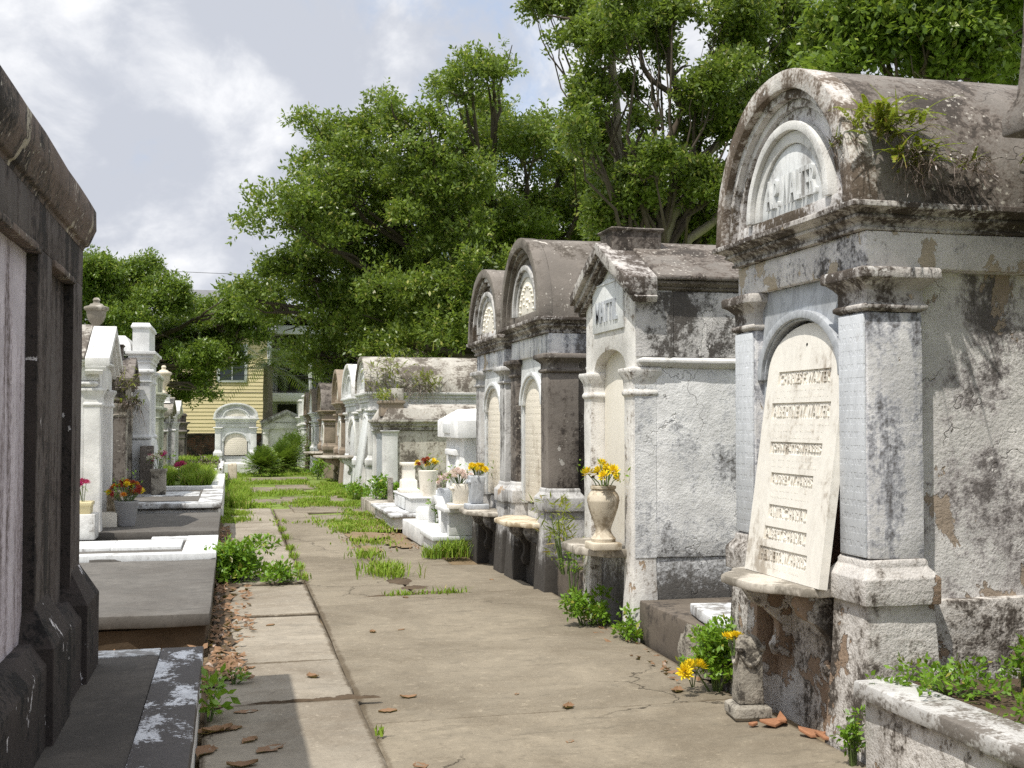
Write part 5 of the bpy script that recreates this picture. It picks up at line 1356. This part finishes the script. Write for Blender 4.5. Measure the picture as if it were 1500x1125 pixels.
lawn('patchy grass growing over the lane joints before the white forecourt', [(.70, 2.15, 17.55, 17.95, 1.0), (1.45, 2.1, 15.5, 17.8, 2.2), (1.3, 1.75, 16.0, 17.6, 1.0), (1.5, 1.9, 13.8, 15.0, .5), (1.9, 2.15, 17.0, 19.8, 1.5)], 2400, 91, .065, thr=.08)
lawn('green grass taking over the far half of the lane', [(-.12, .14, 17.9, 21, 1.2), (.0, 2.4, 20.8, 21.6, 1.5), (1.3, 2.4, 21.8, 22.6, 1.2), (.0, 2.4, 24.0, 25.4, 2.5), (1.9, 2.5, 19.8, 30, 3), (-.1, 2.3, 28.6, 30.0, 2.0), (-.1, .30, 21, 36, 2.6), (.0, 2.2, 33.0, 36.5, 2.6)], 20000, 92, .07, thr=.06)
lawn('tall grass along the left edge of the lane past the slabs', [(-.10, .28, 20.2, 24.5, 2), (-.10, .2, 24.5, 28, 1)], 2600, 97, .20, thr=-.1, spill=.1)
lawn('long bright grass filling the curbed plot', [(-1.50, -.33, 19.0, 22.9, 1)], 12000, 93, .24, z=.44, thr=-9, spill=0)
lawn('grass on top of the long low white grave', [(-1.7, -.32, 25.6, 30.0, 1)], 3500, 94, .12, z=.555, thr=-9, spill=0)
for (a, b, c, d) in ((1.45, 2.15, 15.6, 19.2),):
    pass
turf = sheet('lawn', M['lawn'], -.12, 2.6, 19.4, 46, -.035, 20, 60, .03); struct(turf)

fern('roof_fern', 'large fern clump with yellow fronds and brown beard on the near vault side', (2.86, 4.66, 2.84), 5, 52, .23, 44, .12, spread=.08)
fern('roof_fern', 'lower part of the fern clump hanging over the near cornice', (2.98, 4.62, 2.68), 6, 26, .22, 46, .16, spread=.06)
fern('roof_fern', 'small fern sprouting from the near end of the arch face', (2.69, 4.76, 2.78), 7, 10, .13, 26, .12, spread=.03)
fern('roof_fern', 'dead brown fern beard on the near vault beyond the large clump', (3.26, 4.62, 2.68), 8, 3, .12, 40, .12, spread=.045)
fern('roof_fern', 'green tipped fern at the right edge of the near vault', (3.60, 4.62, 2.72), 9, 9, .16, 34, .12, spread=.045)
fern('roof_fern', 'upper brown fern mat on the lichen spotted vault', (3.05, 23.25, 2.62), 10, 44, .36, 34, .3, spread=.26)
fern('roof_fern', 'drooping grey green fern tuft on the lichen spotted vault edge', (3.75, 23.15, 2.28), 11, 40, .42, 44, .45, spread=.2)
fern('roof_fern', 'low wide fern patch beside the arch of the lichen spotted vault', (2.95, 23.2, 2.25), 12, 40, .32, 34, .25, spread=.28)
fern('roof_fern', 'fern tuft on top of the lichen spotted vault', (3.6, 24.2, 2.86), 13, 20, .3, 14, .2, spread=.25)
fern('roof_fern', 'yellow fern at the eave of the small blackened tomb', (-1.40, 16.8, 2.06), 14, 22, .22, 40, .2, spread=.12)
fern('roof_fern', 'drooping fern on the front corner of the small blackened tomb', (-1.36, 16.85, 1.78), 15, 18, .22, 40, .3, spread=.08)
fern('roof_fern', 'brown fern in the eave of the crumbling gabled tomb', (-1.45, 14.4, 2.12), 16, 14, .2, 60, .25, spread=.1)

# ------------------------------------------------------------------ sago palms, palm, trees
def rosette(name, label, loc, n, L, mat, seed, trunk=.2, droop=.5, wid=.15, leaflets=16, cat='palm', el=(.1, 1.35), tw=.11, group=None, lw=.016):
    g = np.random.default_rng(seed)
    t = thing(name, label, cat, loc, 0, group)
    rings_ = []
    if trunk > .5:
        mb = MB().lathe([(tw * 1.25, -.05), (tw, .4), (tw * .9, trunk * .5), (tw * .8, trunk - .3), (tw * .95, trunk)], n=12); mb.build('trunk', M['bark_pale'], t, 0, .02, cut=.3)
    else:
        MB().lathe([(tw, -.05), (tw * 1.1, trunk * .6), (tw * .5, trunk)], n=10).build('trunk', M['bark'], t)
    for i in range(n):
        V = []
        az = i * 2.39996 + g.uniform(-.2, .2); e = el[0] + (el[1] - el[0]) * (i / n) ** .8
        d = np.array([math.cos(az) * math.cos(e), math.sin(az) * math.cos(e), math.sin(e)])
        LL = L * g.uniform(.8, 1.1); base = np.array([0, 0, trunk])
        for k in range(leaflets):
            f = (k + .6) / leaflets
            c = base + d * LL * f + np.array([0, 0, -1]) * droop * LL * f * f
            dd = unit(d + np.array([0, 0, -2]) * droop * f); s = unit(np.cross(dd, [0, 0, 1.0]) + 1e-6)
            wl = wid * math.sin(PI * min(.97, .15 + f * .85)) + .02
            for sg in (-1, 1):
                e2 = c + s * sg * wl + dd * wl * .7 + np.array([0, 0, -1]) * (wl * (.25 + droop * .6)) + g.normal(size=3) * .01
                m = c * .5 + e2 * .5
                V.append([c, m + dd * lw, e2, m - dd * lw])
            V.append([c - s * .006, c + s * .006, c + dd * LL / leaflets + s * .005, c + dd * LL / leaflets - s * .005])
        quads_mesh('frond', np.array(V), M[mat], t)
    return t
SG = 'sago palms at the end of the lane'
rosette('sago_palm', 'dense rounded sago palm left of the pair beside the end tomb', (.86, 33.6, 0), 80, .62, 'sago', 3, .26, .06, .16, 15, 'sago palm', group=SG, lw=.018, el=(-.45, 1.5))
rosette('sago_palm', 'larger yellow tipped sago palm right of the pair', (1.50, 34.6, .0), 84, .74, 'sago', 4, .30, .08, .18, 15, 'sago palm', group=SG, lw=.018, el=(-.45, 1.5))
rosette('sago_palm', 'sago palm half hidden behind the yellow tipped one', (1.85, 36.6, .0), 60, .85, 'sago', 5, .50, .08, .18, 14, 'sago palm', group=SG, lw=.018, el=(-.4, 1.5))
rosette('feather_palm', 'tall feathery palm with drooping fronds against the yellow house corner', (1.30, 44.5, 0), 20, 2.4, 'palm', 7, 3.6, .62, .42, 26, 'palm', (-.1, 1.2), .20, lw=.02)

def boughs(lst, Y0, dY=0.0, seed=0):
    rr = random.Random(seed); out = []
    for (px, py, rad) in lst:
        p = at(px, py, Y0 + rr.uniform(-dY, dY)); out.append((p.x, p.y, p.z, rad))
    return out
oakA = [(440, 330, 1.2), (425, 395, .9), (482, 250, 1.0), (465, 195, .65), (540, 220, 1.2), (585, 180, .7), (620, 215, 1.1), (643, 140, .55), (690, 125, .75), (722, 100, .55), (700, 190, 1.2), (765, 215, 1.1), (825, 235, 1.1), (885, 235, 1.1),
        (560, 310, 1.5), (655, 300, 1.5), (755, 310, 1.5), (855, 320, 1.5), (935, 320, 1.3), (500, 405, 1.3), (595, 405, 1.5), (695, 400, 1.5), (790, 400, 1.4), (480, 475, 1.2), (575, 480, 1.4), (660, 475, 1.3), (405, 455, .85), (365, 440, .6), (450, 520, .7), (510, 530, .9)]
tree('live_oak', 'great spreading oak whose crown fills the middle behind the right row', (10.2, 38, 0), boughs([(a, b, c * 1.26) for a, b, c in oakA], 34, 3.0, 3) + boughs([(520, 350, 2.0), (620, 260, 1.8), (720, 350, 2.3), (840, 280, 1.9), (660, 420, 2.3), (900, 400, 2.0), (560, 450, 1.9)], 38.5, 1.2, 4), 290000, .142, M['oak_leaf'], wl=.48, sub=15, subr=.36, seed=5, trunk_r=.5, top=(9.0, 37.5, 3.8))
P20 = lambda px, py: tuple(at(px, py, 20.5))
limbsB = [([P20(900, 320), P20(906, 240), P20(903, 150), P20(897, 105), P20(894, 60), P20(880, 30)], [.16, .15, .135, .13, .11, .07]),
          ([P20(962, 330), P20(958, 270), P20(966, 232), P20(985, 195), P20(1001, 160), P20(985, 138), P20(955, 118), P20(942, 98), P20(936, 66)], [.15, .15, .14, .14, .13, .11, .10, .085, .06]),
          ([P20(1001, 158), P20(990, 125), P20(982, 100), P20(980, 70)], [.13, .13, .12, .09]),
          ([P20(985, 112), P20(1000, 97), P20(1012, 96)], [.05, .045, .02]),
          ([P20(905, 158), P20(885, 157), P20(872, 165)], [.06, .05, .03]), ([P20(893, 98), P20(872, 104), P20(855, 105)], [.06, .05, .03]), ([P20(968, 190), P20(950, 178), P20(938, 166)], [.07, .055, .03]),
          ([P20(960, 400), P20(983, 320), P20(1007, 283), P20(1027, 233), P20(1063, 200)], [.22, .20, .19, .17, .12]),
          ([P20(985, 400), P20(1010, 350), P20(1045, 325), P20(1080, 260)], [.2, .16, .15, .11]),
          ([P20(897, 60), P20(872, 44), P20(845, 30), P20(800, 22)], [.09, .07, .055, .02])]
oakB = [(800, 12, .5), (835, 22, .6), (858, 50, .5), (878, 85, .42), (905, 20, .6), (925, 70, .5), (960, 30, .6), (968, 85, .4), (870, 130, .45), (925, 130, .4), (855, 165, .4), (900, 250, .6), (870, 210, .5), (930, 280, .6), (900, 320, .7), (1010, 205, .5), (1050, 130, .75), (1085, 70, .75), (1130, 40, .75), (1062, 30, .6), (1150, 105, .6),
        (1020, 160, .4), (1000, 260, .55), (1045, 290, .8), (955, 235, .42), (1030, 350, .8), (1180, 80, .6), (1095, 180, .8), (850, 200, .4), (940, 180, .3), (1100, 10, .7), (985, 10, .5), (985, 330, .5), (1160, 10, .5)]
tree('live_oak', 'open oak with exposed grey limbs rising above the gabled tomb', (7.6, 20.5, 0), boughs(oakB, 20.5, 1.3, 6), 110000, .105, M['oak_leaf2'], limbsB, seed=8, sub=11, wl=.48, trunk_r=.15, top=P20(960, 400), subr=.40)
oakC = [(1225, 75, .45), (1262, 40, .6), (1310, 60, .6), (1300, 15, .6), (1370, 30, .7), (1365, 85, .5), (1430, 50, .7), (1420, 100, .5), (1480, 60, .7), (1490, 10, .8), (1440, 0, .7), (1225, 110, .35), (1520, 110, .6)]
tree('broadleaf_tree', 'glossy leaved tree close behind the near vault at upper right', (9.8, 14.5, 0), boughs(oakC, 13.6, .9, 9), 46000, .12, M['oak_leaf3'], seed=11, sub=9, trunk_r=.2, top=(9.2, 13.9, 4.5), wl=.5)
oakD = [(338, 505, .5), (352, 520, .35), (300, 470, .8), (340, 440, .7), (320, 515, .5), (350, 455, .8), (385, 470, .7), (325, 475, .7), (375, 440, .8), (400, 440, .8), (300, 540, .5), (282, 552, .45), (150, 420, 1.3), (195, 405, 1.1), (250, 430, 1.1), (300, 455, .9), (170, 470, 1.4), (235, 490, 1.4), (285, 510, .85), (322, 490, .6), (145, 520, 1.4), (215, 545, .8), (270, 570, .40), (312, 565, .36), (130, 395, .9), (245, 535, .6), (350, 445, .5)]
tree('live_oak', 'bright oak above the left row with one bough across the yellow house', (-5.2, 45, 0), boughs([(a - 4, b + 14, c * 1.04) for a, b, c in oakD], 43, 1.8, 12), 130000, .14, M['oak_leaf3'], seed=13, sub=9, trunk_r=.4, top=(-4.8, 44.5, 3.6))
oakE = [(420, 480, 1.5), (470, 500, 1.6), (520, 480, 1.6), (450, 545, 1.2), (500, 545, 1.4), (560, 530, 1.6), (620, 520, 1.8), (530, 430, 1.8)]
tree('shade_tree', 'dark dense tree shading the gallery house behind the end of the row', (5.5, 60, 0), boughs(oakE, 58, 2.0, 15), 34000, .20, M['oak_leaf2'], seed=17, sub=9, trunk_r=.4, top=(5.0, 59, 3.4))
oakF = [(600, 430, 2.0), (700, 330, 2.0), (720, 470, 2.0), (800, 440, 2.2), (880, 420, 2.2), (960, 400, 2.0), (1040, 400, 2.0), (640, 500, 1.8), (1080, 330, 1.8), (960, 330, 1.6), (850, 350, 2.0), (1130, 250, 1.9), (1090, 150, 1.6)]
tree('shade_tree', 'dark green tree standing farther back behind both oaks', (18.0, 50, 0), boughs([(a, b, c * 1.25) for a, b, c in oakF], 46, 2.0, 16), 90000, .18, M['oak_leaf2'], seed=19, sub=10, trunk_r=.4, top=(16.5, 49, 5))

# ------------------------------------------------------------------ walls and houses behind
bw = thing('brick_wall', 'mossy old brick wall closing the cemetery behind the end tomb', 'wall', (-4, 46.2, 0))
MB().box(-9, 10.0, 0, .30, -.1, .98).build('wall', M['brick_wall'], bw, .01, .01, cut=.6)
MB().box(-9, 10.0, -.04, .34, .982, 1.06).build('coping', M['step_dark'], bw, .01, .008, cut=.6)
yh = thing('yellow_house', 'yellow clapboard house with a white framed window behind the brick wall', 'house', (-1.5, 50, 0))
HX0, HX1, HZ = -7.0, 3.03, 5.25
mb = MB(); z = .2
pts = []
while z < HZ:
    mb.prism([(-.030, z), (0.0, z), (0.0, z + .155), (-.012, z + .155)], 'x', HX0, HX1)
    z += .157
mb.build('siding', M['siding'], yh)
MB().box(HX0, HX1, .004, 8, 0, HZ).build('wall', M['siding'], yh)
MB().box(HX1 - .10, HX1 + .03, -.05, .003, .15, HZ).build('corner_board', M['white_paint'], yh, .006)
MB().prism([(-.35, HZ), (8.3, HZ), (8.3, HZ + .12), (4.0, HZ + 2.2), (-.35, HZ + .12)], 'x', HX0 - .2, HX1 + .25).build('roof', M['grey_roof'], yh)
for (px, pz0, pz1) in ((340, 3.25, 4.65),):
    cx = at(px, 540, 50).x + 1.5
    wn = MB().box(cx - .62, cx + .62, -.075, -.031, pz0 - .1, pz1 + .12).build('window', M['white_paint'], yh, .01)
    MB().box(cx - .50, cx + .50, -.082, -.076, pz0, pz1).build('pane', M['glass'], wn)
    mb = MB().box(cx - .015, cx + .015, -.092, -.083, pz0, pz1); mb.box(cx - .5, cx - .016, -.092, -.083, (pz0 + pz1) / 2 - .015, (pz0 + pz1) / 2 + .015); mb.box(cx + .016, cx + .5, -.092, -.083, (pz0 + pz1) / 2 - .015, (pz0 + pz1) / 2 + .015)
    mb.build('glazing_bar', M['white_paint'], wn)
gh = thing('gallery_house', 'pale house with railed upper gallery glimpsed beside the palm', 'house', (3.0, 55, 0))
MB().box(-1.4, 4.5, 2.4, 8, 0, 6.2).build('wall', M['white_paint'], gh)
MB().box(-1.4, 4.5, .0, 2.39, 2.45, 2.85).build('gallery_floor', M['white_paint'], gh, .02)
MB().box(-1.4, 4.5, -.1, 2.39, 5.6, 6.0).build('eave', M['white_paint'], gh, .02)
MB().box(-1.7, 4.8, -.4, 8.3, 6.2, 6.5).build('roof', M['grey_roof'], gh, .03)
for x in (-1.3, .55, 2.4, 4.3):
    MB().rings([(.03, 0), (.03, .1), (0, .12), (0, 2.3), (.03, 2.32), (.03, 2.44)], x - .1, x + .1, .05, .25).build('post', M['white_paint'], gh)
    MB().rings([(0, 2.86), (0, 5.59)], x - .08, x + .08, .05, .21).build('post', M['white_paint'], gh)
mb = MB(); x = -1.35
mb.box(-1.4, 4.5, .02, .06, 3.52, 3.57); mb.box(-1.4, 4.5, .02, .06, 2.95, 2.98)
while x < 4.5: mb.box(x, x + .022, .03, .05, 2.86, 3.518); x += .12
mb.build('railing', M['iron'], gh)
for x in (-.4, 1.5, 3.3):
    dn = MB().box(x - .45, x + .45, 2.33, 2.39, .2, 2.35).build('doorway', M['dark_opening'], gh)
    MB().box(x - .45, x + .45, 2.33, 2.39, 2.9, 5.1).build('doorway', M['dark_opening'], gh)

def wire(label, a, b, sag, rad=.014):
    a = Vector(a); b = Vector(b); n = 24
    pts = [a.lerp(b, i / n) - Vector((0, 0, sag * 4 * (i / n) * (1 - i / n))) for i in range(n + 1)]
    tag(MB().tube(pts, rad, 6).build('overhead_wire', M['wire']), label, 'cable', 'overhead wires behind the cemetery')
wire('upper of the two cables crossing the yellow house window', (-9, 47.2, 3.82), (9, 47.2, 3.60), .08)
wire('lower of the two cables crossing the yellow house window', (-9, 47.2, 3.52), (9, 47.2, 3.36), .08)
wire('lowest cable level with the gallery railing', (-9, 47.4, 2.64), (9, 47.4, 2.80), .05)
wire('thin cable high above the left oak against the clouds', (-14, 62, 9.6), (8, 62, 9.2), .15, .012)
